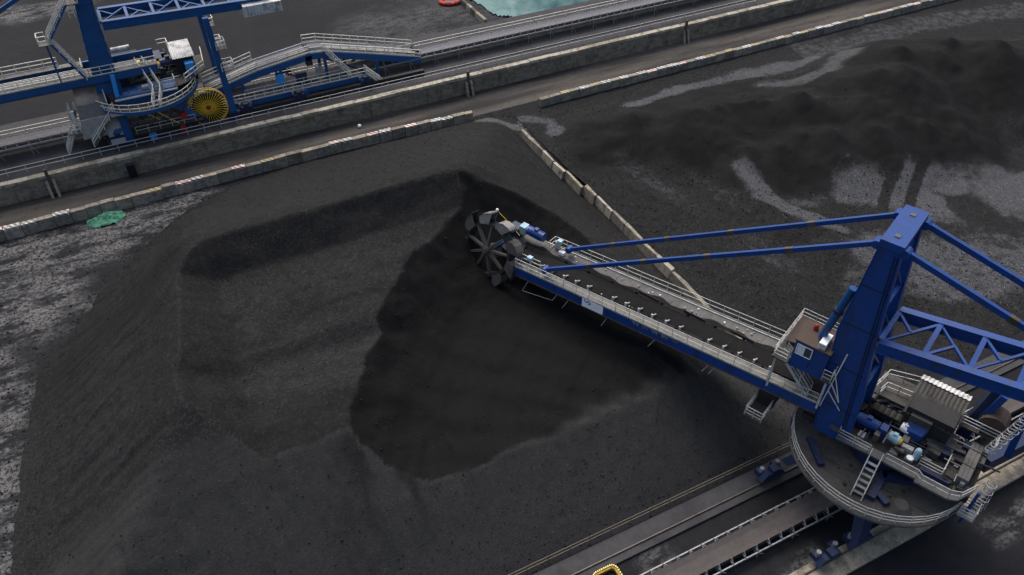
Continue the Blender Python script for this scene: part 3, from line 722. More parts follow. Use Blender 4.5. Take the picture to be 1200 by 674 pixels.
def mast(root, fr, z0, z1, zm, prof, uw, mat, leg=.55, ribs=(), braces=True):
    """two tapered side legs joined by cross beams; prof = (z, s_rear, s_front) rows"""
    o = None
    for sg in (-1, 1):
        mb = MB(); vs = []
        for z, a, b2 in prof:
            for s, y in ((a,-1),(b2,-1),(b2,1),(a,1)): vs.append((s, sg*uw+y*leg/2, z))
        fs = [(3,2,1,0)]; k = len(prof)-1; fs.append((k*4,k*4+1,k*4+2,k*4+3))
        for i in range(k):
            for j in range(4): fs.append((i*4+j,i*4+(j+1)%4,(i+1)*4+(j+1)%4,(i+1)*4+j))
        mb.add(vs, fs); l = mb.build('mast_leg', mat, root, fr)
        fl = MB()                                                   # edge flanges
        for (z, a, b2), (zz, aa, bb) in zip(prof[:-1], prof[1:]):
            for q0, q1 in ((a, aa), (b2, bb)): fl.beam((q0,sg*uw,z), (q1,sg*uw,zz), leg+.12, .06, up=(1,0,0))
        fl.build('flange', mat, l, fr)
        for z in ribs:
            a = np.interp(z, [p[0] for p in prof], [p[1] for p in prof]); b2 = np.interp(z, [p[0] for p in prof], [p[2] for p in prof])
            MB().box(a-.05, b2+.05, sg*uw-leg/2-.09, sg*uw+leg/2+.09, z-.09, z+.09).build('stiffener', mat, l, fr)
    zt, a, b2 = prof[-1]
    o = MB().box(a-.08, b2+.08, -uw-.42, uw+.42, zt-.05, zt+.5).build('mast_head', mat, root, fr)
    for sg in (-1, 1):
        MB().box((a+b2)/2-.18, (a+b2)/2+.18, sg*1.5-.18, sg*1.5+.18, zt+.5, zt+.56).build('hatch', 'worn', o, fr)
    if braces:
        zz = [p[0] for p in prof]
        lv = np.linspace(zm, zt-1.5, 4)
        for i, z in enumerate(lv):
            a = float(np.interp(z, zz, [p[1] for p in prof]))+.25
            MB().beam((a,-uw+leg/2,z), (a,uw-leg/2,z), .28, .28).build('mast_cross_beam', mat, root, fr)
            if i < 3:
                z2 = lv[i+1]; a2 = float(np.interp(z2, zz, [p[1] for p in prof]))+.25
                MB().beam((a,-uw+leg/2,z), (a2,uw-leg/2,z2), .2, .2).build('mast_brace', mat, root, fr)
    return o
def bogie(root, x, y, z, L=3.0, mat='navy'):
    mb = MB().hexa([(x-L/2,y-.28,z+.55),(x+L/2,y-.28,z+.55),(x+L/2,y+.28,z+.55),(x-L/2,y+.28,z+.55)], [(x-L*.3,y-.28,z+1.25),(x+L*.3,y-.28,z+1.25),(x+L*.3,y+.28,z+1.25),(x-L*.3,y+.28,z+1.25)])
    mb.box(x-.35, x+.35, y-.35, y+.35, z+1.25, z+1.7)
    o = mb.build('bogie', mat, root)
    for k in (-1, 1): MB().cyl((x+k*L*.33,y-.12,z+.42), (x+k*L*.33,y+.12,z+.42), .4, 14).build('wheel', 'worn', o)
    for k in (-1, 1):
        MB().box(x+k*L*.33-.32, x+k*L*.33+.32, y+.3, y+.95, z+.5, z+1.05).build('drive_box', 'navy', o)
        MB().cyl((x+k*L*.33,y+.5,z+1.05), (x+k*L*.33,y+.5,z+1.5), .2, 10).build('brake_motor', 'steel', o)
    return o
def hoop_ladder(root, fr, p, h, lean=(0,0), mat='railg', name='caged_ladder'):
    p = Vector(p); mb = MB(); top = p+Vector((lean[0],lean[1],h))
    for k in (-.25, .25): mb.beam(p+Vector((k,0,0)), top+Vector((k,0,0)), .06, .06)
    n = int(h/.35)
    for i in range(n): c = p.lerp(top, i/n); mb.beam(c+Vector((-.25,0,0)), c+Vector((.25,0,0)), .035, .035)
    o = mb.build(name, mat, root, fr); hb = MB()
    for i in range(2, int(h/.8)+1):
        c = p.lerp(top, i*.8/h); m = 8
        q = [c+Vector((.38*math.cos(t), .38+.38*math.sin(t)-.1, 0)) for t in np.linspace(math.pi*1.15, -math.pi*.15, m)]
        for a, b2 in zip(q[:-1], q[1:]): hb.beam(a, b2, .04, .05)
    for t in (math.pi, math.pi/2, 0):
        e = Vector((.38*math.cos(t), .28+.38*math.sin(t), 0)); hb.beam(p.lerp(top,.2)+e, top+e, .03, .03)
    hb.build('safety_cage', mat, o, fr); return o

# ------------------------------------------------------------------ near reclaimer
def reclaimer_near():
    A = thing('bucket_wheel_reclaimer', (CA[0], CA[1], 0), 'blue bucket wheel reclaimer digging into the largest coal pile', 'reclaimer')
    F = Frame(ANG_A)
    # --- travel gear (aligned with the rails)
    for x, y in ((-7.4,-4.05),(-4.0,-4.05),(-6.2,4.25)): bogie(A, x, y, .38 if y > 0 else .42, 2.6)
    for x, y in ((-4.6,4.25),(-4.6,-4.05),(5.2,4.25),(5.2,-4.05)):
        if x > 0: bogie(A, x, y, .38 if y > 0 else .42)
        MB().hexa([(x-.5,y-.4,2.0),(x+.5,y-.4,2.0),(x+.5,y+.4,2.0),(x-.5,y+.4,2.0)], [(x*.62-.7,y*.62-.6,4.9),(x*.62+.7,y*.62-.6,4.9),(x*.62+.7,y*.62+.6,4.9),(x*.62-.7,y*.62+.6,4.9)]).build('portal_leg', 'navy', A)
    for y in (4.2, -4.0): MB().beam((-4.6,y*.7,4.6), (5.2,y*.7,4.6), .7, .9).build('portal_beam', 'navy', A)
    for x in (-2.9, 3.2): MB().beam((x,-3.6,4.7), (x,3.7,4.7), .6, .8).build('portal_beam', 'navy', A)
    MB().cyl((0,0,4.9), (0,0,5.72), 3.4, 40).build('slew_ring', 'navy', A)
    # --- round platform: plank sectors on a rim
    R = 7.05; n = 60; rim = MB()
    for i in range(n):
        a, b2 = 2*math.pi*i/n, 2*math.pi*(i+1)/n
        rim.beam((R*math.cos(a),R*math.sin(a),5.86), (R*math.cos(b2),R*math.sin(b2),5.86), .1, .24)
    pf = rim.build('round_platform', 'decklight', A)
    w_ = 1.175
    for k in range(12):                                               # deck plates laid across
        y0 = -R+k*w_+.012; y1 = -R+(k+1)*w_-.012
        poly = []
        for y in np.linspace(y0, y1, 5): poly.append((-math.sqrt(max(0, R*R-y*y)), y))
        for y in np.linspace(y1, y0, 5): poly.append((math.sqrt(max(0, R*R-y*y)), y))
        MB().prism([(p[0],p[1],5.74) for p in poly], (0,0,.25+.01*(k % 3))).build('deck_plate', 'deck', pf, F)
    ring = [(R*.99*math.cos(a), R*.99*math.sin(a), 5.98) for a in np.linspace(0, 2*math.pi, 41)]
    railing(A, ID, ring, 1.1, 1.1, .024, 'railg', (1, .66, .33), 'platform_railing', toe=False)
    MB().box(-1.5, -.9, 2.3, 5.2, 6.0, 6.5).build('floor_beam', 'navy', A, F)
    MB().beam((-1.2,2.6,6.25), (-3.9,1.2,6.25), .6, .5).beam((-2.4,4.9,6.2), (-1.2,4.2,6.2), .5, .4).build('floor_beam', 'navy', A, F)
    MB().beam((3.0,4.6,6.2), (4.9,2.6,6.2), .5, .4).build('floor_beam', 'navy', A, F)
    hp = MB(); hp.cyl((-3.3,4.3,5.98), (-3.3,4.3,6.35), .95, 9, .55); hp.build('debris_heap', 'deck', A, F)
    # --- machinery deck on the turret
    MB().cyl((0,0,5.9), (0,0,7.8), 2.3, 24).build('turret', 'navy', A)
    MB().box(-7.0, 3.0, -3.2, 1.9, 7.75, 7.95).box(-7.0, 6.2, -2.3, -1.9, 7.2, 7.8).box(-7.0, 6.2, 1.5, 1.9, 7.2, 7.8).build('machinery_deck', 'dark', A, F)
    for s0, s1, u0, u1 in ((.55,3.0,1.9,2.75),(-.75,.5,1.9,2.75),(-3.2,-.8,1.9,2.75),(-5.7,-3.25,2.0,3.05)):
        MB().box(s0, s1, u0, u1, 7.8, 7.98).build('walkway_plate', 'decklight', A, F)
    MB().prism([(-5.75,.9,7.8),(-5.75,3.05,7.8),(-6.4,2.7,7.8),(-7.1,1.2,7.8),(-7.1,.9,7.8)], (0,0,.18)).build('walkway_plate', 'decklight', A, F)
    railing(A, F, [(3.0,2.7,7.98),(.45,2.7,7.98)], 1.0, 1.1, .024, 'raila', (1,.66,.33), toe=False)
    railing(A, F, [(-.75,2.7,7.98),(-3.2,2.7,7.98),(-3.6,3.0,7.98),(-5.7,3.0,7.98),(-6.4,2.65,7.98),(-7.1,1.2,7.98)], 1.0, 1.2, .03, 'railg', (1,.5), toe=False)
    railing(A, F, [(3.0,1.95,7.98),(3.0,2.7,7.98)], 1.0, 1.0, .024, 'raila', (1,.66,.33), toe=False)
    stairs(A, F, (-.3,5.7,6.0), (-.15,2.85,7.95), .85, (1,0,0), 'railg', 'raila', .95, 7, .025, 'steel')
    MB().box(2.6, 3.75, .6, 2.0, 7.6, 8.6).box(2.55, 3.8, .55, 2.8, 8.6, 8.66).build('control_box', 'deck', A, F)
    m = motor(A, F, (2.4,.35,8.75), (-1,0,0), 1.75, .46, 'blue'); MB().box(.55,2.3,-.05,.75,7.95,8.35).build('motor_base','navy',m,F)
    MB().box(.0,.55,0,.75,8.0,9.1).build('gearbox', 'blue', A, F)
    motor(A, F, (-.25,.55,8.75), (-1,.15,0), .85, .38, 'teal', 'yellow'); motor(A, F, (-.7,-.75,8.9), (-1,.1,0), .7, .38, 'white', 'brown')
    MB().cyl((-2.6,.9,7.98), (-2.6,.9,8.9), .26, 10).sphere((-2.6,.9,8.95), .27, 8).build('oil_tank', 'teal', A, F)
    MB().cyl((-2.3,1.3,7.98), (-2.3,1.3,8.3), .28, 10).build('oil_drum', 'white', A, F)
    MB().beam((-3.0,.9,7.95), (-3.05,.3,9.6), .12, .12).build('prop', 'brown', A, F)
    for k in range(5):
        s = 1.6-k*.46; MB().cyl((s,-1.75,8.75), (s,-.95,8.75), .36, 12).build('chain_drum', 'dark', A, F)
    MB().cyl((1.9,-1.35,8.75), (-.5,-1.35,8.75), .12, 8).build('drum_shaft', 'worn', A, F)
    MB().box(-1.6, 2.0, -3.1, -2.2, 7.95, 8.7).build('cable_trough', 'dark', A, F)
    for k in range(4): MB().beam((1.8-k*.9,-2.3,8.74), (1.0-k*.9,-2.9,8.74), .25, .05).build('trough_cover', 'steel', A, F)
    # corrugated machine house, hopper, plates
    MB().box(-4.0, -.5, -4.9, -1.2, 7.95, 10.8).build('machine_house', 'dark', A, F)
    corrugated(A, F, -.3, -4.1, -5.1, -4.35, 11.05, 11.2, 'silver'); corrugated(A, F, -.3, -4.1, -4.33, -2.9, 11.1, 10.75, 'deck'); corrugated(A, F, -.3, -4.1, -2.88, -1.0, 10.72, 10.2, 'dark')
    MB().hexa([(-2.55,-3.1,9.2),(-.9,-3.1,9.2),(-.9,-.9,8.0),(-2.55,-.9,8.0)], [(-2.55,-3.2,10.9),(-.9,-3.2,10.9),(-.9,-.9,10.35),(-2.55,-.9,10.35)]).build('hopper_hood', 'deck', A, F)
    MB().hexa([(-2.5,-.9,8.0),(-1.0,-.9,8.0),(-1.2,-.3,8.0),(-2.3,-.3,8.0)], [(-2.5,-.9,9.6),(-1.0,-.9,9.6),(-1.2,-.35,9.2),(-2.3,-.35,9.2)]).build('hopper_skirt', 'blue', A, F)
    MB().box(-4.7, -2.65, -2.9, -.5, 8.5, 8.62).build('cover_plate', 'decklight', A, F)
    MB().box(-5.55, -4.75, -2.9, 1.6, 8.0, 8.06).build('cover_plate', 'deck', A, F)
    for k in range(3):
        s0 = -6.45+k*.29; MB().box(s0, s0+.27, -2.7, 1.4, 8.0, 9.0).build('cabinet_panel', 'decklight', A, F)
    MB().box(-6.5, -5.55, -.1, .02, 8.9, 9.02).box(-6.5, -5.55, -1.9, -1.78, 8.9, 9.02).build('cabinet_strap', 'dark', A, F)
    MB().box(-5.4, -3.2, 1.5, 1.95, 8.0, 8.35).build('bed_beam', 'navy', A, F)
    railing(A, F, [(-3.0,1.45,8.0),(-4.7,1.45,8.0),(-4.7,-.4,8.0)], 1.0, 1.2, .024, 'raila', (1,.66,.33), toe=False)
    railing(A, F, [(-4.2,-3.1,9.6),(-6.9,-3.1,9.6),(-7.0,-1.6,9.6)], 1.1, 1.2, .03, 'railg', (1,.7,.4), toe=False)
    MB().box(-7.0, -4.2, -4.6, -3.1, 9.45, 9.58).build('rear_walkway', 'deck', A, F)
    hoop_ladder(A, F, (-6.6,-2.6,8.0), 8.2, (-1.2,1.2))
    hoop_ladder(A, F, (-8.0,.8,6.0), 3.2, (.2,-.3))
    MB().cyl((-6.2,-4.9,10.6), (-6.2,-3.3,10.6), 1.0, 16).build('cable_drum', 'brown', A, F)
    MB().beam((-4.9,-4.0,8.0), (-5.9,-4.0,13.5), .5, .5).beam((-8.2,-4.0,8.0), (-7.6,-4.0,14.0), .5, .5).build('rear_strut', 'blue', A, F)
    MB().hexa([(-5.2,-5.5,8),(-4.3,-5.5,8),(-4.3,-3.6,8),(-5.2,-3.6,8)], [(-5.9,-5.2,13.2),(-5.0,-5.2,13.2),(-5.0,-4.2,13.2),(-5.9,-4.2,13.2)]).build('chute', 'navy', A, F)
    railing(A, F, [(1.9,-2.3,9.2),(1.7,-3.3,9.2),(-.3,-3.5,9.2)], 1.0, 1.2, .03, 'railg', (1,.5), toe=False)
    railing(A, F, [(-.4,-5.4,9.4),(2.0,-4.6,9.4),(2.4,-2.4,9.4)], 1.0, 1.2, .03, 'railg', (1,.5), toe=False)
    MB().box(-.4, 2.4, -5.3, -2.4, 9.25, 9.38).build('side_walkway', 'deck', A, F)
    rc = random.Random(17)
    for k in range(46):
        sc, uc = rc.uniform(-6.6, 2.6), rc.uniform(-3.0, 1.6); a_, b_, h_ = rc.uniform(.12,.45), rc.uniform(.12,.45), rc.uniform(.15,.8)
        MB().box(sc-a_, sc+a_, uc-b_, uc+b_, 7.95, 8.0+h_).build('equipment_box', rc.choice(['dark','dark','deck','navy','worn','steel','decklight']), A, F)
    for k in range(26):
        sc, uc = rc.uniform(-6.5, 2.8), rc.uniform(-3.0, 1.7); zc = 8.0+rc.uniform(.2,1.1); L_ = rc.uniform(.6,2.4)
        if rc.random() < .5: MB().cyl((sc,uc,zc), (sc-L_,uc+rc.uniform(-.2,.2),zc+rc.uniform(-.1,.2)), rc.uniform(.03,.08), 7).build('pipe', rc.choice(['dark','steel','navy','worn']), A, F)
        else: MB().cyl((sc,uc,zc), (sc+rc.uniform(-.2,.2),min(uc+L_,1.9),zc), rc.uniform(.03,.08), 7).build('pipe', rc.choice(['dark','steel','navy','worn']), A, F)
    for k in range(22):
        a2 = rc.uniform(0, 6.28); r2 = rc.uniform(3.2, 6.5); rq = rc.uniform(.06,.2)
        MB().sphere((r2*math.cos(a2), r2*math.sin(a2), 5.99+rq*.3), rq, 6).build('coal_lump', 'dark', A)
    # small ladder landing at platform edge, right
    MB().box(-8.0, -6.9, 1.0, 2.2, 5.9, 6.0).build('landing', 'steel', A, F)
    railing(A, F, [(-6.9,2.2,6.0),(-8.0,2.2,6.0),(-8.0,1.0,6.0),(-6.9,1.0,6.0)], 1.05, .8, .03, 'railg', (1,.66,.33), toe=False)
    MB().cyl((-7.4,1.6,4.6), (-7.4,1.6,8.6), .12, 8).build('column', 'blue', A, F)
    # --- mast, stays, counter jib
    prof = [(7.2,2.2,4.9),(12.4,2.45,5.5),(18.2,3.2,5.95),(26.5,3.95,5.4)]
    mast(A, F, 7.2, 27, 13, prof, 2.05, 'blue')
    MB().hexa([(4.6,-1.7,7.6),(8.6,-1.7,8.4),(8.6,1.7,8.4),(4.6,1.7,7.6)], [(4.6,-1.7,9.4),(8.4,-1.7,9.2),(8.4,1.7,9.2),(4.6,1.7,9.4)]).build('boom_root', 'dark', A, F)
    for sg in (-1, 1):
        stay(A, F, (5.6,sg*2.0,26.3), (33.0,sg*2.0,8.95), .28, .36, 'blue', (.2,.42,.62,.82))
        stay(A, F, (3.75,sg*2.0,26.4), (-20.5,sg*2.0,20.6), .3, .42, 'blue', (.3,.65))
    lattice_jib(A, F, 3.0, -23.0, 18.15, .165, 2.15, .9, 'blue')
    MB().box(-23.5, -18.5, -1.9, 1.9, 19.2, 22.0).build('counterweight', 'steel', A, F)
    for z in (10.6, 14.8, 19.0, 22.8):
        a_ = float(np.interp(z, [p[0] for p in prof], [p[1] for p in prof])); b_ = float(np.interp(z, [p[0] for p in prof], [p[2] for p in prof]))
        MB().box(a_+.02, b_-.02, 2.325, 2.345, z-.05, z+.05).build('weld_seam', 'navy', A, F)
    for k, sx in enumerate((3.35, 3.55)):
        cb = MB().beam((sx-.6,2.37,9.0), (sx+.1,2.37,18.0), .05, .05).beam((sx+.1,2.37,18.0), (sx+.7,2.37,26.0), .05, .05); cb.build('cable', 'rubber', A, F)
    # --- boom
    zd = lambda s: 10.23-.0757*(s-6.2)
    S0, S1 = 5.2, 36.3
    for sg, e in ((1, S1), (-1, 39.4)):
        mb = MB(); y0, y1 = sg*2.35, sg*2.62
        a, b2 = min(y0,y1), max(y0,y1)
        mb.hexa([(S0,a,zd(S0)-1.1),(e,a,zd(e)-1.02),(e,b2,zd(e)-1.02),(S0,b2,zd(S0)-1.1)], [(S0,a,zd(S0)-.06),(e,a,zd(e)-.06),(e,b2,zd(e)-.06),(S0,b2,zd(S0)-.06)])
        g = mb.build('boom_girder', 'blue', A, F)
        s = S0+1.5
        while s < e-.5 and sg == 1:
            MB().box(s-.03, s+.03, b2, b2+.05, zd(s)-1.0, zd(s)-.1).build('stiffener', 'blue', g, F); s += 3.1
        MB().beam((S0,(a+b2)/2,zd(S0)-1.12), (e,(a+b2)/2,zd(e)-1.05), .5, .05).build('flange', 'brown', g, F)
    s = 8.0
    while s < 36: MB().beam((s,-2.35,zd(s)-.95), (s,2.35,zd(s)-.95), .22, .22).build('boom_cross_beam', 'navy', A, F); s += 2.8
    # S walkway: grating panels
    s = S0
    while s < S1-.1:
        e = min(s+2.05, S1)
        MB().hexa([(s+.01,1.62,zd(s)-.06),(e-.01,1.62,zd(e)-.06),(e-.01,2.66,zd(e)-.06),(s+.01,2.66,zd(s)-.06)], [(s+.01,1.62,zd(s)),(e-.01,1.62,zd(e)),(e-.01,2.66,zd(e)),(s+.01,2.66,zd(s))]).build('grating_panel', 'grating', A, F); s = e
    # N walkway: wide plates
    s = 9.0
    while s < 39.3:
        e = min(s+3.0, 39.4)
        MB().hexa([(s+.01,-2.66,zd(s)-.06),(e-.01,-2.66,zd(e)-.06),(e-.01,-1.15,zd(e)-.22),(s+.01,-1.15,zd(s)-.22)], [(s+.01,-2.66,zd(s)),(e-.01,-2.66,zd(e)),(e-.01,-1.15,zd(e)-.16),(s+.01,-1.15,zd(s)-.16)]).build('walkway_plate', 'decklight', A, F); s = e
    MB().beam((9,-2.45,zd(9)+.05), (36,-2.45,zd(36)+.05), .07, .07).build('cable_conduit', 'rail', A, F)
    railing(A, F, [(S0,2.62,zd(S0)),(S1,2.62,zd(S1))], 1.1, 1.5, .022, 'raila', (1,.55), 'boom_railing')
    railing(A, F, [(S1,2.62,zd(S1)),(S1,1.65,zd(S1)),(33.9,1.65,zd(33.9))], 1.1, 1.2, .022, 'raila', (1,.55), 'boom_railing')
    railing(A, F, [(S0,2.62,zd(S0)),(S0,1.65,zd(S0))], 1.1, 1.2, .022, 'raila', (1,.55), 'boom_railing')
    railing(A, F, [(9.0,-2.62,zd(9.0)),(35.2,-2.62,zd(35.2)),(35.2,-1.6,zd(35.2))], 1.1, 1.5, .022, 'raila', (1,.55), 'boom_railing')
    # belt with its load of coal
    bz = lambda s: zd(s)-.55
    q = MB(); hw = 1.0; ns = 60; ss = np.linspace(4.5, 38.6, ns+1)
    pr_ = [(-hw,.28),(-hw*.45,0),(hw*.45,0),(hw,.28)]
    for a, b2 in zip(ss[:-1], ss[1:]):
        for (p, r) in zip(pr_[:-1], pr_[1:]): q.add([(a,p[0],bz(a)+p[1]),(b2,p[0],bz(b2)+p[1]),(b2,r[0],bz(b2)+r[1]),(a,r[0],bz(a)+r[1])], [(0,1,2,3)])
    q.build('boom_belt', 'rubber', A, F)
    q = MB(); vs = []; fs = []; ns = 150; ss = np.linspace(4.6, 38.0, ns); m = 9; rr = random.Random(5)
    for s in ss:
        for j in range(m):
            y = (-.92+1.84*j/(m-1)); e = abs(y)/.92
            vs.append((s, y+rr.uniform(-.03,.03), bz(s)+.30-.10*e*e+rr.uniform(-.05,.07)*(1-e*.6)))
    for i in range(ns-1):
        for j in range(m-1): a = i*m+j; fs.append((a,a+m,a+m+1,a+1))
    cl = MB().add(vs, fs).build('coal_load', 'coalload', A, F, True); cl['kind'] = 'stuff'
    # spillage along both sides of the belt
    q = MB(); vs = []; fs = []; ss = np.linspace(9.2, 38, 110); m = 4
    for i, s in enumerate(ss):
        wv = .28*math.sin(s*.9)+.22*math.sin(s*2.3+1)+rr.uniform(-.05,.05)
        for j in range(m): vs.append((s, -1.0-(.45+wv*.6)*j/(m-1), zd(s)-.13+.02*j-(.05 if j == m-1 else -.06)+rr.uniform(0,.03)))
    for i in range(len(ss)-1):
        for j in range(m-1): a = i*m+j; fs.append((a,a+1,a+m+1,a+m))
    sp_ = MB().add(vs, fs).build('coal_spillage', 'coalload', A, F, True); sp_['kind'] = 'stuff'
    MB().hexa([(9,1.0,zd(9)-.5),(36.2,1.0,zd(36.2)-.5),(36.2,1.6,zd(36.2)-.5),(9,1.6,zd(9)-.5)], [(9,1.0,zd(9)-.44),(36.2,1.0,zd(36.2)-.44),(36.2,1.6,zd(36.2)-.44),(9,1.6,zd(9)-.44)]).build('belt_side_plate', 'dark', A, F)
    fm = MB().beam((0,0,-.3), (0,0,.42), .13, .16).beam((0,.0,-.25), (0,.42,-.42), .08, .08).beam((0,-.02,.30), (0,-.3,.12), .08, .1).cyl((0,-.1,.2),(0,-.75,-.12),.07,6)
    me = fm.mesh('idler_bracket', F); me.materials.append(M['raila'])
    s = 10.0; i = 0
    while s < 35.5:
        if i % 7 != 5:
            o = link('idler_bracket', me, A); o.location = F((s, 1.28, zd(s)-.08))
        s += 1.42; i += 1
    for k in range(26):                                                # pale fallen stones on the boom
        s = rr.uniform(10, 33); c = (s, rr.choice([-1.5,-1.8,-2.1,1.2]), zd(s)+.0); rq = rr.uniform(.05,.13)
        MB().sphere((c[0],c[1],zd(s)-.05+rq*.4), rq, 6).build('stone', 'white' if k % 3 == 0 else 'kerbc', A, F)
    for s in (12.5, 17.2, 22.0): MB().box(s, s+2.2, -1.12, -1.06, zd(s)-.3, zd(s)+.02).build('skirt_board', 'dark', A, F)
    # sign with partly covered blue lettering; worn white lettering further along
    sg_ = MB().hexa([(25.75,2.63,zd(25.75)-1.03),(28.1,2.63,zd(28.1)-1.02),(28.1,2.68,zd(28.1)-1.02),(25.75,2.68,zd(25.75)-1.03)], [(25.75,2.63,zd(25.75)-.02),(28.1,2.63,zd(28.1)-.02),(28.1,2.68,zd(28.1)-.02),(25.75,2.68,zd(25.75)-.02)]).build('sign_panel', 'white', A, F)
    mb = MB(); zz = zd(27.5)
    c1 = [(27.86,-.12),(27.80,-.30),(27.66,-.36),(27.52,-.30),(27.46,-.20)]
    c2 = [(27.46,-.20),(27.36,-.12),(27.22,-.14),(27.14,-.28),(27.20,-.44),(27.34,-.48),(27.42,-.42)]
    for cc in (c1, c2):
        for p, r in zip(cc[:-1], cc[1:]): mb.beam((p[0],2.69,zz+p[1]), (r[0],2.69,zz+r[1]), .02, .09, up=(0,0,1))
    mb.build('sign_lettering', 'blue', sg_, F)
    for k in range(5):
        s = 22.6-k*1.0; z = zd(s); mb = MB()
        mb.beam((s,2.66,z-.12), (s-.75,2.66,z-.16), .015, .10); mb.beam((s-.1,2.66,z-.26), (s-.62,2.66,z-.24), .015, .09)
        mb.beam((s-.3,2.66,z-.10), (s-.26,2.66,z-.40), .015, .10, up=(1,0,0)); mb.beam((s-.5,2.66,z-.2), (s-.66,2.66,z-.42), .015, .09, up=(1,0,0))
        if k % 2: mb.beam((s-.05,2.66,z-.36), (s-.3,2.66,z-.46), .015, .08)
        mb.build('painted_letter', 'decklight' if k in (1, 4) else 'steel', A, F)
    # thin spray rods hanging below the boom
    for s, ds, dz in ((34.6,.7,-1.7),(31.0,.5,-1.1),(29.6,.7,-1.5),(25.2,.5,-1.4),(20.0,.6,-1.3),(14.6,.5,-1.2),(14.0,.5,-1.2)):
        MB().beam((s,2.5,zd(s)-1.0), (s+ds,2.75,zd(s)-1.0+dz), .04, .04).build('spray_rod', 'railg', A, F)
    MB().beam((35.3,2.75,zd(34.6)-2.7), (31.5,2.75,zd(31)-2.1), .03, .03).build('spray_rod', 'railg', A, F)
    # floodlights, lamp pole
    for s, u in ((35.0,1.9),(34.2,-2.0)):
        o = MB().box(s-.25, s+.25, u-.22, u+.22, zd(s)+1.0, zd(s)+1.4).build('floodlight', 'teal', A, F); MB().cyl((s,u,zd(s)), (s,u,zd(s)+1.0), .06, 6).build('lamp_post', 'railg', o, F)
    MB().box(33.4, 34.0, -1.9, -1.5, zd(34), zd(34)+.35).build('junction_box', 'white', A, F); MB().box(34.4, 34.9, -2.45, -2.1, zd(34), zd(34)+.8).build('junction_box', 'railg', A, F)
    o = MB().beam((39.2,-.6,9.6), (40.8,-.1,11.2), .05, .05).beam((39.2,-.6,9.6), (38.3,-.6,8.9), .05, .05).build('lamp_pole', 'yellow', A, F); MB().sphere((40.85,-.1,11.3), .17, 8).build('lamp', 'white', o, F)
    # wheel drive on the far side of the boom
    mo = motor(A, F, (36.0,-1.75,9.1), (1,0,0), 2.0, .5, 'blue', 'teal'); MB().box(38.2,38.9,-2.1,-1.3,8.5,9.5).build('drive_coupling', 'teal', mo, F)
    MB().box(39.0, 40.2, -2.2, -.9, 7.5, 9.0).build('wheel_gearbox', 'navy', A, F)
    MB().cyl((40,-.9,7.3), (40,2.0,8.1), .32, 12).build('wheel_shaft', 'blue', A, F)
    MB().hexa([(37.4,-.9,6.6),(39.0,-.9,6.6),(39.0,1.2,6.6),(37.4,1.2,6.6)], [(37.6,-1.0,7.7),(39.2,-1.0,8.3),(39.2,1.3,8.3),(37.6,1.3,7.7)]).build('discharge_chute', 'dark', A, F)
    bucket_wheel(A, F, (40.0,2.2,8.15), 3.9, 1.15, 9, tilt=.30)
    # --- operator cab on its platform
    MB().box(4.9, 9.7, -2.3, .28, 13.45, 13.58).box(8.4, 9.7, .28, 3.3, 13.45, 13.58).box(4.9, 5.65, .28, 3.3, 13.45, 13.58).build('cab_platform', 'deck', A, F)
    for s, u in ((9.4,3.0),(9.4,-2.0),(5.2,3.0)): MB().beam((s,u,zd(s)-.1), (s,u,13.45), .16, .16).build('cab_support', 'railg', A, F)
    cab = MB().box(5.7, 8.35, .3, 2.85, 13.05, 15.85).build('operator_cab', 'blue', A, F)
    MB().box(5.6, 8.45, .2, 2.95, 15.85, 15.97).build('cab_roof', 'brown', cab, F)
    for s0, s1, z0, z1 in ((6.95,8.15,14.6,15.6),):
        MB().box(s0, s1, 2.86, 2.90, z0, z1).build('window_pane', 'glass', cab, F)
        MB().box(s0+.62, s1-.06, 2.89, 2.912, z0+.06, z1-.06).build('window_blind', 'blind', cab, F)
        wf = MB()
        for a, b2 in (((s0,z0),(s1,z0)),((s1,z0),(s1,z1)),((s1,z1),(s0,z1)),((s0,z1),(s0,z0)),((s0+.6,z0),(s0+.6,z1))): wf.beam((a[0],2.91,a[1]), (b2[0],2.91,b2[1]), .05, .07, up=(0,1,0))
        wf.build('window_frame', 'white', cab, F)
    MB().box(8.36, 8.40, .6, 2.5, 14.4, 15.6).build('window_pane', 'glass', cab, F)
    MB().box(6.95, 6.99, 2.85, 2.88, 13.6, 15.85).build('corner_seam', 'navy', cab, F)
    ac = MB().box(6.2, 6.75, 1.35, 2.75, 15.98, 16.5).build('air_conditioner', 'white', cab, F)
    for k in range(5): MB().box(6.25+k*.1, 6.29+k*.1, 2.75, 2.77, 16.05, 16.42).build('grille_bar', 'steel', ac, F)
    MB().cyl((7.65,1.0,15.97), (7.65,1.0,16.3), .2, 10).sphere((7.65,1.0,16.35), .18, 8).build('beacon', 'red', cab, F)
    rp = MB().cyl((6.9,1.7,16.2), (6.05,1.7,21.7), .3, 14).build('vent_pipe', 'blueb', A, F); MB().cyl((6.45,1.7,19.1), (6.4,1.7,19.4), .4, 14).build('pipe_flange', 'navy', rp, F)
    MB().hexa([(8.7,-2.1,13.6),(9.6,-2.1,13.6),(9.3,1.4,13.6),(8.6,1.2,13.6)], [(8.7,-2.1,13.95),(9.6,-2.1,13.95),(9.3,1.4,13.95),(8.6,1.2,13.95)]).build('equipment_cover', 'brown', A, F)
    railing(A, F, [(5.0,-2.2,13.58),(9.6,-2.2,13.58),(9.6,3.25,13.58),(8.45,3.25,13.58)], 1.1, 1.1, .022, 'raila', (1,.66,.33), toe=False)
    railing(A, F, [(5.6,3.25,13.58),(4.95,3.25,13.58),(4.95,-1.6,13.58),(5.6,-1.6,13.58)], 1.1, 1.1, .022, 'raila', (1,.66,.33), toe=False)
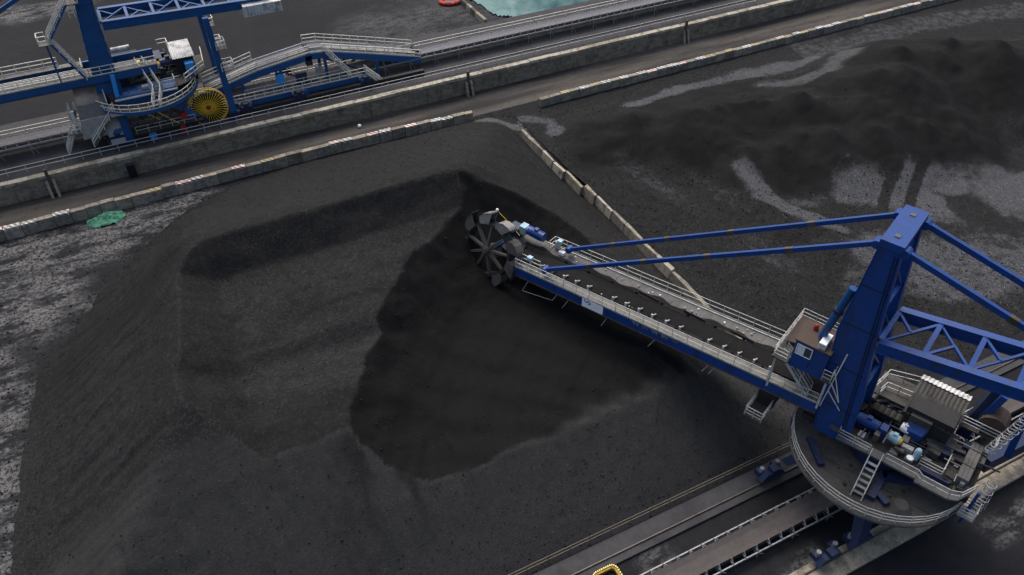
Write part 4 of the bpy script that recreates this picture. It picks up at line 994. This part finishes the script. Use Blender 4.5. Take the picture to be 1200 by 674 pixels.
    stairs(A, F, (6.3,2.0,zd(6.3)), (9.0,2.4,13.5), .75, (0,1,0), 'railg', 'raila', .9, None, .025)
    MB().beam((5.05,2.7,zd(5)), (4.6,2.75,16.6), .08, .08).beam((5.0,2.75,14.6), (3.9,2.5,11.4), .07, .07).beam((4.9,2.75,13.2), (3.9,2.5,11.4), .07, .07).beam((4.9,2.75,12.3), (3.6,2.5,10.6), .06, .06).build('bracing_pole', 'rail', A, F)
    # hanging inspection platform below the boom
    MB().box(8.8, 10.3, 1.2, 3.6, 5.9, 6.0).build('inspection_platform', 'deck', A, F)
    railing(A, F, [(8.8,1.2,6.0),(8.8,3.6,6.0),(10.3,3.6,6.0),(10.3,1.2,6.0)], 1.1, .9, .03, 'railg', (1,.66,.33), toe=False)
    MB().box(8.7, 10.2, -1.2, 1.6, 6.0, 8.9).build('tail_chute', 'dark', A, F)
    # gallery leading away along the rails
    MB().hexa([(9.0,-4.5,2.6),(26,-4.5,1.6),(26,-3.4,1.6),(9.0,-3.4,2.6)], [(9.0,-4.5,4.2),(26,-4.5,3.2),(26,-3.4,3.2),(9.0,-3.4,4.2)]).build('tail_girder', 'navy', A)
    return A
reclaimer_near()
# ------------------------------------------------------------------ far stacker-reclaimer
def reclaimer_far():
    B = thing('stacker_reclaimer', (CB[0], CB[1], ZE), 'blue stacker reclaimer on the embankment in the upper left corner', 'reclaimer')
    class FB(Frame):
        def __call__(s, p): q = Frame.__call__(s, p); return (q[0], q[1], q[2]-ZE)
    F = FB(math.pi)
    RR = .042
    for x, y in ((-5.0,-4.0),(-5.0,4.6),(5.0,-4.0),(5.0,4.6)):
        bogie(B, x, y, .14)
        MB().hexa([(x-.5,y-.4,1.7),(x+.5,y-.4,1.7),(x+.5,y+.4,1.7),(x-.5,y+.4,1.7)], [(x*.6-.7,y*.6-.6,4.2),(x*.6+.7,y*.6-.6,4.2),(x*.6+.7,y*.6+.6,4.2),(x*.6-.7,y*.6+.6,4.2)]).build('portal_leg', 'blueb', B)
    MB().beam((-5,-2.6,4.1), (5,-2.6,4.1), .7, .9).build('portal_beam', 'navy', B); MB().beam((-5,2.8,4.1), (5,2.8,4.1), .7, .9).build('portal_beam', 'navy', B)
    MB().cyl((0,0,7.0), (0,0,7.8), 3.4, 36).build('slew_ring', 'navy', B, F)
    R = 6.9; rim = MB(); n = 60
    for i in range(n):
        a, b2 = 2*math.pi*i/n, 2*math.pi*(i+1)/n
        rim.beam((R*math.cos(a),R*math.sin(a),7.95), (R*math.cos(b2),R*math.sin(b2),7.95), .1, .45)
    rim.build('platform_rim', 'blueb', B, F)
    vs = [(R*.995*math.cos(2*math.pi*i/n), R*.995*math.sin(2*math.pi*i/n), 7.8) for i in range(n)]
    MB().prism(vs, (0,0,.25)).build('round_platform', 'deck', B, F)
    railing(B, F, [(R*.985*math.cos(a), R*.985*math.sin(a), 8.05) for a in np.linspace(math.radians(28), math.radians(160), 14)], 1.1, 1.2, RR, 'rail', (1,.5), 'platform_railing')
    railing(B, F, [(R*.985*math.cos(a), R*.985*math.sin(a), 8.05) for a in np.linspace(math.radians(165), math.radians(330), 14)], 1.1, 1.4, RR, 'rail', (1,.5), 'platform_railing')
    # mast, jib, stays
    prof = [(8.0,2.3,5.9),(13.2,2.6,5.2),(18.4,2.75,4.65),(26.0,2.1,3.7)]
    mast(B, F, 8, 26, 13, [(8.0,2.5,5.7),(13.2,2.6,5.2),(18.4,2.6,4.65),(26.0,1.9,3.6)], 2.0, 'blueb', .6, (14.4,15.9,18.5,21.0))
    lattice_jib(B, F, 2.2, -19.5, 18.0, -.03, 2.15, 1.0, 'blueb', 3.3)
    cw = MB().box(-19.6, -14.6, -3.2, 3.4, 16.2, 17.6).build('counterweight', 'silver', B, F)
    for k in range(12): MB().box(-19.5+k*.41, -19.3+k*.41, 3.4, 3.5, 16.3, 17.6).build('rib', 'silver', cw, F)
    for sg in (-1, 1):
        stay(B, F, (3.7,sg*2.0,25.6), (32.0,sg*2.0,12.6), .3, .46, 'blueb', (.3,.7)); stay(B, F, (1.8,sg*2.0,25.8), (-18.0,sg*2.0,18.9), .3, .46, 'blueb', (.5,))
    # boom towards the left edge
    zd = lambda s: 12.1
    S0, S1 = -2.5, 38.0
    for sg in (-1, 1):
        a, b2 = sorted((sg*2.3, sg*2.62))
        g = MB().box(S0, S1, a, b2, 11.1, 12.04).build('boom_girder', 'blueb', B, F)
        MB().box(S0, S1, a-.12, b2+.12, 11.04, 11.1).build('flange', 'navy', g, F)
    s = S0
    while s < 36:
        MB().box(s+.01, s+2.2, 1.6, 2.68, 12.04, 12.1).build('grating_panel', 'grating', B, F)
        if s > 5: MB().box(s+.01, s+2.2, -2.68, -1.6, 12.04, 12.1).build('grating_panel', 'grating', B, F)
        MB().beam((s,-2.3,11.2), (s,2.3,11.2), .22, .22).build('boom_cross_beam', 'navy', B, F)
        s += 2.22
    MB().box(0, 38, -.95, .95, 11.6, 11.66).build('boom_belt', 'beltb', B, F)
    railing(B, F, [(S1,2.62,12.1),(5.6,2.62,12.1)], 1.1, 1.6, RR, 'rail', (1,.52), 'boom_railing')
    railing(B, F, [(5.6,2.62,12.1),(-2.5,2.62,12.1)], 1.1, 1.4, RR, 'rail', (1,.52), 'boom_railing')
    railing(B, F, [(S1,1.55,12.1),(6.5,1.55,12.1)], .8, 1.6, RR, 'rail', (1,.5), 'boom_railing')
    railing(B, F, [(S1,-2.62,12.1),(9.0,-2.62,12.1)], 1.1, 1.6, RR, 'rail', (1,.52), 'boom_railing')
    bucket_wheel(B, F, (41.5,2.0,11.0), 3.9, 1.4, 9)
    MB().box(38, 41, -1.5, 1.4, 10.2, 11.8).build('wheel_gearbox', 'navy', B, F)
    # access stairs beside the mast
    MB().box(8.2, 9.6, 2.3, 3.7, 17.35, 17.45).build('landing', 'grating', B, F)
    stairs(B, F, (6.0,3.0,12.15), (8.4,3.0,17.4), .85, (0,1,0), 'blueb', 'rail', 1.0, None, RR)
    stairs(B, F, (8.5,2.6,17.45), (5.2,2.6,21.5), .85, (0,1,0), 'blueb', 'rail', 1.0, None, RR)
    railing(B, F, [(8.6,3.7,17.45),(9.6,3.7,17.45),(9.6,2.3,17.45),(8.8,2.3,17.45)], 1.1, .7, RR, 'rail', (1,.52), toe=False)
    MB().box(3.9, 5.4, 1.9, 3.4, 21.5, 21.6).build('landing', 'grating', B, F)
    railing(B, F, [(5.4,3.4,21.6),(3.9,3.4,21.6),(3.9,1.9,21.6)], 1.1, .7, RR, 'rail', (1,.52), toe=False)
    railing(B, F, [(5.3,3.2,20.0),(4.7,3.2,20.0),(4.7,2.3,20.0)], 1.1, .5, RR, 'rail', (1,.52), toe=False)
    railing(B, F, [(6.2,2.0,12.1),(6.2,-1.0,12.1)], 1.1, 1.0, RR, 'railg', (1,.5), toe=False)
    for k in (0, 1): MB().beam((8.9,2.4+k*1.2,12.0), (8.9,2.4+k*1.2,17.4), .12, .12).build('support_post', 'blueb', B, F)
    # feed chute and stairs below the boom
    ch = MB().hexa([(9.0,1.2,4.6),(6.0,1.2,4.6),(6.0,4.0,4.6),(9.0,4.0,4.6)], [(8.3,.2,7.6),(4.9,.2,7.6),(4.9,4.6,7.6),(8.5,4.6,7.6)]).build('feed_chute', 'concg', B, F)
    MB().hexa([(8.5,.2,7.62),(4.9,.2,7.62),(4.9,4.5,7.62),(8.5,4.5,7.62)], [(8.2,.0,10.6),(4.6,.0,10.6),(4.9,3.4,9.0),(8.4,3.4,9.0)]).build('chute_hood', 'decklight', B, F)
    MB().hexa([(6.0,3.9,4.7),(4.2,3.9,4.7),(4.2,4.4,3.2),(6.0,4.4,3.2)], [(6.0,3.7,6.4),(4.0,3.7,6.4),(4.0,3.9,6.2),(6.0,3.9,6.2)]).build('skirt_plate', 'concg', B, F)
    stairs(B, F, (8.0,4.7,3.9), (4.2,4.7,8.0), .8, (0,1,0), 'concd', 'rail', 1.0, None, RR)
    MB().box(3.3, 4.8, 3.9, 6.2, 7.9, 8.0).build('landing', 'grating', B, F)
    railing(B, F, [(4.8,4.0,8.0),(4.8,3.2,8.6),(4.9,.6,9.6)], 1.1, .9, RR, 'rail', (1,.52), toe=False)
    MB().box(8.9, 10.4, 2.9, 4.2, 5.7, 5.8).build('landing', 'grating', B, F)
    stairs(B, F, (11.3,3.5,2.95), (9.8,3.5,5.8), .8, (0,1,0), 'railg', 'rail', 1.0, None, RR)
    stairs(B, F, (9.6,.4,5.8), (8.9,3.2,8.6), .7, (1,0,0), 'railg', 'rail', 1.0, None, RR)
    railing(B, F, [(8.9,2.9,5.8),(8.9,4.2,5.8),(10.0,4.2,5.8)], 1.1, .7, RR, 'rail', (1,.52), toe=False)
    MB().box(9.0, 9.4, 3.0, 3.4, 5.8, 8.4).build('duct', 'silver', B, F)
    MB().cyl((3.4,3.3,9.0), (3.1,3.1,12.0), .28, 12).build('hydraulic_cylinder', 'bright', B, F)
    MB().cyl((3.9,2.4,8.05), (3.9,2.4,9.2), .9, 12, .7).build('hinge_block', 'brown', B, F)
    # machinery on the deck
    MB().box(-4.0, 3.6, 1.2, 3.9, 8.05, 9.2).build('deck_house', 'blueb', B, F)
    MB().box(-4.0, 3.8, 3.9, 4.25, 8.9, 9.05).build('house_edge', 'railg', B, F)
    MB().box(-.6, .2, 2.2, 2.9, 9.2, 9.5).build('hatch', 'concg', B, F)
    MB().box(-5.2, 2.4, -4.4, 1.15, 8.05, 9.6).build('machinery_bed', 'dark', B, F)
    hood = MB().box(-7.1, -4.7, -3.0, .8, 8.05, 11.6).build('machine_house', 'dark', B, F)
    corrugated(B, F, -4.5, -7.3, -3.5, 1.2, 12.0, 11.6, 'silver')
    MB().box(-6.9, -5.8, .9, 2.0, 9.2, 11.0).build('plastic_tank', 'bright', B, F)
    motor(B, F, (-1.0,0,10.7), (-1,-.1,0), 1.6, .55, 'steel', 'yellow'); MB().cyl((-1.0,0,10.7), (-.75,0,10.7), .5, 12).build('brake_disc', 'yellow', B, F); MB().cyl((-2.3,-.12,10.7), (-2.5,-.14,10.7), .64, 12).build('brake_disc', 'yellow', B, F)
    motor(B, F, (-2.9,-.4,10.6), (-1,-.1,0), 2.2, .7, 'navy')
    MB().box(-1.3, .5, -1.6, -.7, 9.6, 11.2).build('gearbox', 'dark', B, F); MB().box(-.6, .6, -.9, -.4, 11.2, 11.5).build('coupling_guard', 'yellow', B, F)
    MB().cyl((2.4,-3.6,12.3), (.1,-3.6,12.3), .35, 12).build('exhaust_pipe', 'silver', B, F); MB().box(-.6, 2.6, -4.2, -2.4, 9.6, 11.6).build('power_pack', 'dark', B, F)
    MB().box(.6, 2.2, -1.6, .2, 9.6, 10.6).build('power_pack', 'navy', B, F); MB().box(-3.4, -1.6, -4.0, -1.4, 9.6, 11.0).build('power_pack', 'navy', B, F)
    railing(B, F, [(-5.2,3.8,9.4),(-8.2,.8,9.4),(-8.6,-3.6,9.4)], 1.1, 1.2, RR, 'rail', (1,.5), toe=False)
    railing(B, F, [(-3.4,-3.8,11.4),(-4.6,-3.8,11.4),(-4.6,-2.4,11.4)], 1.1, .8, RR, 'rail', (1,.52), toe=False)
    MB().prism([(-4.0,4.4,9.3),(-5.3,3.8,9.3),(-8.3,.8,9.3),(-8.7,-3.6,9.3),(-4.0,-3.6,9.3)], (0,0,.1)).build('rear_deck', 'deck', B, F)
    stairs(B, F, (-1.6,4.4,9.3), (-.5,1.2,11.9), .9, (1,0,0), 'railg', 'rail', 1.0, None, RR)
    stairs(B, F, (-.8,6.6,8.1), (-1.6,4.4,9.3), .9, (1,0,0), 'railg', 'rail', 1.0, None, RR)
    railing(B, F, [(-2.2,4.3,9.3),(-3.9,4.3,9.3),(-3.9,2.6,9.3)], 1.1, .9, RR, 'railg', (1,.5), toe=False)
    rc = random.Random(23)
    for k in range(40):
        sc, uc = rc.uniform(-5.2, 2.6), rc.uniform(-4.2, 1.0); a_, b_, h_ = rc.uniform(.15,.5), rc.uniform(.15,.5), rc.uniform(.2,1.1)
        MB().box(sc-a_, sc+a_, uc-b_, uc+b_, 9.55, 9.6+h_).build('equipment_box', rc.choice(['dark','dark','deck','navy','worn','steel','decklight']), B, F)
    for k in range(22):
        sc, uc = rc.uniform(-5.0, 2.8), rc.uniform(-4.2, 3.6); zc = 9.6+rc.uniform(.3,1.5); L_ = rc.uniform(.8,2.6)
        e_ = (sc-L_, uc+rc.uniform(-.2,.2), zc) if rc.random() < .5 else (sc+rc.uniform(-.2,.2), uc-L_, zc)
        MB().cyl((sc,uc,zc), e_, rc.uniform(.04,.1), 7).build('pipe', rc.choice(['dark','steel','navy','worn']), B, F)
    for k in range(5):                                   # hoses drooping under the platform edge
        a_ = math.radians(60+k*17); pts_ = [(R*math.cos(a_+i*.05), R*math.sin(a_+i*.05)*(.97), 7.7-1.6*math.sin(math.pi*i/6)) for i in range(7)]
        hm = MB()
        for p, q in zip(pts_[:-1], pts_[1:]): hm.cyl(p, q, .05, 6)
        hm.build('hose', 'rubber', B, F)
    # yellow cable reel on the camera side
    c = (-7.05, 3.5, 5.15); rr = 2.6
    reel = MB(); n = 48; reel_o = None
    for du in (-.22, .22):
        reel = MB(); inner = MB()
        for i in range(n):
            a, b2 = 2*math.pi*i/n, 2*math.pi*(i+1)/n
            reel.beam((c[0]+rr*math.cos(a),c[1]+du,c[2]+rr*math.sin(a)), (c[0]+rr*math.cos(b2),c[1]+du,c[2]+rr*math.sin(b2)), .1, .14, up=(0,1,0))
            if i % 2 == 0: inner.beam((c[0]+rr*.36*math.cos(a),c[1]+du,c[2]+rr*.36*math.sin(a)), (c[0]+rr*.36*math.cos(a+.27),c[1]+du,c[2]+rr*.36*math.sin(a+.27)), .07, .1, up=(0,1,0))
        if reel_o is None: reel_o = reel.build('cable_reel', 'yellow', B, F)
        else: reel.build('reel_rim', 'yellow', reel_o, F)
        inner.build('inner_rim', 'yellow', reel_o, F)
    for i in range(36):
        a = 2*math.pi*i/36; MB().beam((c[0]+.3*math.cos(a),c[1]+.24,c[2]+.3*math.sin(a)), (c[0]+rr*math.cos(a),c[1]+.22,c[2]+rr*math.sin(a)), .06, .13, up=(0,1,0)).build('spoke', 'yellow', reel_o, F)
    MB().cyl((c[0],c[1]-.5,c[2]), (c[0],c[1]+.32,c[2]), .36, 14).build('reel_hub', 'red', reel_o, F)
    MB().cyl((c[0],c[1]-.14,c[2]), (c[0],c[1]+.14,c[2]), rr*.78, 32).build('wound_cable', 'rubber', reel_o, F)
    MB().beam((c[0],c[1]-.6,2.9), (c[0],c[1]-.6,5.2), .5, .5).build('reel_stand', 'navy', B, F)
    MB().box(-4.0, -3.2, 4.4, 5.2, 5.0, 5.8).build('red_box', 'red', B, F)
    # tall posts carrying the tail frame
    for u in (4.0, -3.8):
        p = MB().hexa([(-10.6,u-.3,3.2),(-9.7,u-.3,3.2),(-9.7,u+.3,3.2),(-10.6,u+.3,3.2)], [(-10.0,u-.3,17.4),(-9.3,u-.3,17.4),(-9.3,u+.3,17.4),(-10.0,u+.3,17.4)]).build('tail_post', 'blueb', B, F)
        MB().box(-10.9, -9.4, u-.55, u+.55, 2.9, 4.0).build('post_foot', 'navy', p, F)
        for z, w2 in ((13.0,.9),(10.0,1.3)):
            MB().box(-10.3-w2, -9.9, u-.9, u+.5, z, z+.1).build('post_platform', 'grating', B, F)
            railing(B, F, [(-10.0,u+.5,z+.1),(-10.3-w2,u+.5,z+.1),(-10.3-w2,u-.9,z+.1),(-10.0,u-.9,z+.1)], 1.1, .7, RR, 'rail', (1,.52), toe=False)
    # low walkway under the portal
    MB().box(-6.0, 3.0, 4.3, 5.0, 4.2, 4.3).build('portal_walkway', 'deck', B, F)
    railing(B, F, [(2.6,5.0,4.3),(-5.0,5.0,4.3)], 1.0, 1.6, .035, 'railg', (1,.5), toe=False)
    MB().beam((-.5,6.5,7.7), (-2.8,5.2,4.6), .1, .1).beam((.8,6.4,7.7), (-.6,5.6,6.0), .1, .1).build('platform_brace', 'yellow', B, F)
    MB().box(3.2, 4.2, 3.6, 4.4, 3.0, 7.8).build('portal_column', 'blueb', B, F)
    return B
reclaimer_far()

# ------------------------------------------------------------------ tripper car behind it
def tripper():
    T = thing('tripper_car', (22.5, 109.3, ZE), 'cream railed tripper conveyor ramp rising from the far belt beside the stacker reclaimer', 'tripper car')
    class FT(Frame):
        def __call__(s, p): return (p[0]-22.5, p[1]-109.3, p[2]-ZE)
    F = FT(); RR = .042
    prof = [(38.6,4.5),(31.6,6.5),(24.0,8.6),(22.0,8.75),(14.5,7.8),(10.6,6.9),(7.2,6.1)]
    def strip(name, mat, y0, y1, dz0, dz1, pts=prof):
        mb = MB()
        for (a, za), (b2, zb) in zip(pts[:-1], pts[1:]):
            mb.hexa([(b2,y0,zb+dz0),(a,y0,za+dz0),(a,y1,za+dz0),(b2,y1,zb+dz0)], [(b2,y0,zb+dz1),(a,y0,za+dz1),(a,y1,za+dz1),(b2,y1,zb+dz1)])
        return mb.build(name, mat, T, F)
    strip('belt', 'beltb', 108.4, 110.2, .12, .2)
    strip('walkway', 'grating', 107.45, 108.3, -.02, .04); strip('walkway', 'grating', 110.3, 111.1, -.02, .04)
    strip('side_girder', 'blueb', 107.3, 107.5, -.95, -.03); strip('side_girder', 'blueb', 111.1, 111.3, -.95, -.03)
    strip('skirt_board', 'railg', 108.28, 108.36, .0, .4, prof[1:]); strip('skirt_board', 'railg', 110.24, 110.32, .0, .4, prof[1:])
    P = lambda y, pts: [(x, y, z+.04) for x, z in pts]
    railing(T, F, P(107.4, prof[:3]), 1.1, 1.4, RR, 'rail', (1,.52)); railing(T, F, P(107.4, prof[3:]), 1.1, 1.4, RR, 'rail', (1,.52))
    railing(T, F, P(111.2, prof[:4]), 1.1, 1.4, RR, 'rail', (1,.52)); railing(T, F, P(111.2, prof[4:]), 1.1, 1.4, RR, 'rail', (1,.52))
    railing(T, F, P(108.3, prof[:3]), .75, 2.6, RR, 'rail', (1,.5), toe=False); railing(T, F, P(108.3, prof[4:]), .75, 2.6, RR, 'rail', (1,.5), toe=False)
    MB().cyl((22.0,108.2,8.7), (22.0,110.4,8.7), .42, 14).build('head_pulley', 'dark', T, F)
    MB().box(21.3, 22.2, 107.3, 108.2, 7.0, 8.4).build('pulley_drive', 'navy', T, F)
    MB().cyl((38.4,108.2,4.9), (38.4,110.4,4.9), .35, 12).build('tail_pulley', 'dark', T, F)
    # lower side gallery
    s = 9.0
    while s < 29.0:
        MB().box(s+.01, s+1.98, 105.8, 106.8, 4.45, 4.52).build('grating_panel', 'grating', T, F); s += 2.0
    MB().box(8.8, 29.4, 105.75, 105.95, 3.75, 4.45).build('gallery_girder', 'blueb', T, F); MB().box(8.8, 29.4, 106.65, 106.85, 3.75, 4.45).build('gallery_girder', 'navy', T, F)
    railing(T, F, [(9.0,105.8,4.52),(29.4,105.8,4.52)], 1.1, 1.4, RR, 'rail', (1,.52)); railing(T, F, [(12,106.8,4.52),(26,106.8,4.52)], 1.1, 2.8, RR, 'railg', (1,.5), toe=False)
    stairs(T, F, (27.2,106.6,4.5), (24.2,107.0,8.6), .8, (0,1,0), 'railg', 'rail', 1.0, None, RR)
    stairs(T, F, (31.3,105.2,2.95), (29.2,105.6,5.0), .8, (0,1,0), 'railg', 'rail', 1.0, None, RR)
    for x in (28.9, 20.0, 11.5): MB().box(x-.45, x+.45, 105.2, 105.8, 2.9, 4.5).build('gallery_leg', 'blueb', T, F)
    for x, z in ((31.6,5.6),(24.0,7.7),(17.5,7.2),(12.0,6.2)):
        for y in (107.4, 111.2): MB().box(x-.2, x+.2, y-.15, y+.15, 2.95, z).build('ramp_leg', 'blueb', T, F)
    for (x0, z0), (x1, z1) in (((24,3.2),(17.5,7.0)),((31.6,3.2),(24,7.6))): MB().beam((x0,107.38,z0), (x1,107.38,z1), .2, .2).build('diagonal_brace', 'navy', T, F)
    MB().box(16.6, 17.8, 106.9, 107.2, 5.2, 6.7).build('control_box', 'bright', T, F)
    MB().box(19.4, 21.0, 106.9, 107.28, 4.5, 6.3).build('switch_cabinet', 'navy', T, F)
    MB().box(22.4, 23.4, 106.9, 107.28, 4.5, 6.6).build('switch_cabinet', 'steel', T, F)
    MB().box(9, 38, 104.7, 105.3, 3.2, 3.75).build('chassis_beam', 'dark', T, F)
    for x in (11.5, 19.0, 29.0): bogie(T, x-22.5, 105.0-109.3, .14, 2.2)
    for x in (11.5, 19.0, 29.0): bogie(T, x-22.5, 113.6-109.3, .14, 2.2)
    return T
tripper()

# ------------------------------------------------------------------ small things on and around the embankment and yard
o = thing('valve_stand', (2.75, 104.0, ZE), 'red hydrant valve stand on the embankment below the yellow cable reel', 'hydrant')
MB().cyl((0,0,-.02), (0,0,1.0), .22, 10).build('barrel', 'red', o); MB().cyl((-.5,0,.65), (.5,0,.65), .14, 8).build('outlet', 'red', o); MB().cyl((0,0,1.0), (0,0,1.08), .4, 12).build('handwheel', 'red', o); MB().box(-.5, .5, -.3, .3, -.02, .14).build('base', 'red', o)
o = thing('tool_box', (-1.2, 104.3, ZE), 'small bright blue box on the embankment under the round platform', 'box')
MB().box(-.45, .45, -.35, .35, 0, .7).build('body', 'bright', o); MB().box(-.48, .48, -.38, .38, .7, .8).build('lid', 'bright', o)
# yellow ribbed loop beside the near rail
def yellow_loop():
    t = thing('yellow_loop', (20.9, 24.35, 0), 'yellow ribbed rectangular guard frame beside the near rail beam', 'guard frame')
    hx, hy, rc = 1.0, .9, .4; pts = []
    for cx, cy, a0 in ((hx-rc,hy-rc,0),(-hx+rc,hy-rc,90),(-hx+rc,-hy+rc,180),(hx-rc,-hy+rc,270)):
        for k in range(5): a = math.radians(a0+k*22.5); pts.append((cx+rc*math.cos(a), cy+rc*math.sin(a)))
    fr = MB(); n = len(pts)
    for i in range(n):
        a, b2 = pts[i], pts[(i+1) % n]; fr.beam((*a,.35), (*b2,.35), .3, .22); fr.beam((*a,.12), (*b2,.12), .22, .2)
    fr.build('frame', 'dullyellow', t)
    per = []
    for i in range(n):
        a, b2 = Vector(pts[i]), Vector(pts[(i+1) % n]); m = max(1, int((b2-a).length/.17))
        per += [a.lerp(b2, k/m) for k in range(m)]
    me = MB().box(-.055,.055,-.055,.055,0,.12).mesh('stud'); me.materials.append(M['paleyellow'])
    for p in per:
        c = link('stud', me, t); d_ = p.normalized()*.09; c.location = (p.x+d_.x, p.y+d_.y, .46)
yellow_loop()
# crumpled green netting by the barrier
def crumple(name, label, cat, cx, cy, rx, ry, h, mat, seed, z0=0, group=None):
    n = 34; u = np.linspace(-1, 1, n); U, V = np.meshgrid(u, u)
    rr = np.hypot(U, V)*(1+fbm(np.arctan2(V, U)*1.2+9, U*0+seed, 3, seed)*.9)
    Z = np.clip(1-rr, 0, 1)**.6*h*(.65+1.3*fbm(U*3+seed, V*3, 4, seed+1))+np.abs(fbm(U*7, V*7, 3, seed+2))*h*.5-.04
    o = grid_object(name, cx+U*rx, cy+V*ry, z0+Z, mat, {}, rr < .95); return tag(o, label, cat, group)
crumple('netting_heap', 'crumpled green netting on the ground beside the concrete barrier', 'netting', -9.4, 92.6, 2.2, 1.3, 1.1, 'green', 3)
# tarpaulin covered pile beyond the far conveyor
def tarp_pile():
    x = np.arange(55, 112, .5); y = np.arange(117.6, 160, .5); X, Y = np.meshgrid(x, y)
    d, t = seg_dist(X+fbm(X*.1, Y*.1, 3, 61)*5, Y+fbm(X*.1, Y*.1, 3, 62)*5, [(72,134),(84,131),(104,128)])
    h = 5.5*np.clip(1-d/13, 0, 1)**.9; h = h+fbm(X*.35, Y*.35, 4, 63)*.5*(h > .1)
    tag(grid_object('coal_pile', X, Y, h-.15, 'coal2', {'fresh_and_shade': X*0+.4, 'dust': X*0, 'pale': X*0}, h > .02), 'black coal heap under the teal tarpaulins beyond the far conveyor', 'coal pile')
    hole = np.hypot((X-68.6)/4.6, (Y-118.6)/3.4)+fbm(X*.5, Y*.5, 3, 66)*.6
    fold = np.abs(fbm(X*.7+Y*.25, Y*.3, 4, 64))*1.3
    seam = 76.0+(Y-118)*.42
    for i, (k, lab) in enumerate(((X < seam, 'left teal tarpaulin spread over the coal heap beyond the far conveyor'), (X > seam+.6, 'right teal tarpaulin spread over the coal heap beyond the far conveyor'))):
        tag(grid_object('tarpaulin', X, Y, h+.1+fold, 'tarp', {}, (d < 14.2) & (hole > 1) & k & (Y > 117.6)), lab, 'tarpaulin', 'teal tarpaulins')
tarp_pile()
def sack_ring():
    t = thing('sack_ring', (55.0, 134.4, 0), 'ring of red sacks around blue sheeting at the top edge', 'sacks')
    r = random.Random(8)
    for i in range(15):
        a = 2*math.pi*i/15; c = (1.9*math.cos(a), 1.55*math.sin(a), .35)
        MB().sphere((0,0,0), .5, 8).build('sack', 'salmon', t, smooth=True).location = c
        t.children[-1].scale = (r.uniform(.9,1.15), r.uniform(.9,1.15), r.uniform(.65,.9)); t.children[-1].rotation_euler = (0,0,r.uniform(0,3))
    mb = MB().cyl((0,0,0), (0,0,.45), 1.55, 16, 1.2); mb.build('blue_sheet', 'navy', t)
sack_ring()
def low_wall():
    t = thing('low_wall', (56.6, 128, 0), 'short low concrete wall beside the ring of red sacks', 'wall'); y = -5.4; r = random.Random(2)
    while y < 12:
        L = r.uniform(1.6, 2.2); MB().hexa([(-.4,y,-.1),(.4,y,-.1),(.4,y+L-.05,-.1),(-.4,y+L-.05,-.1)], [(-.28,y,.95),(.28,y,.95+r.uniform(-.05,.05)),(.28,y+L-.05,.95),(-.28,y+L-.05,.95)]).build('wall_panel', r.choice(['conc','concd']), t); y += L
low_wall()
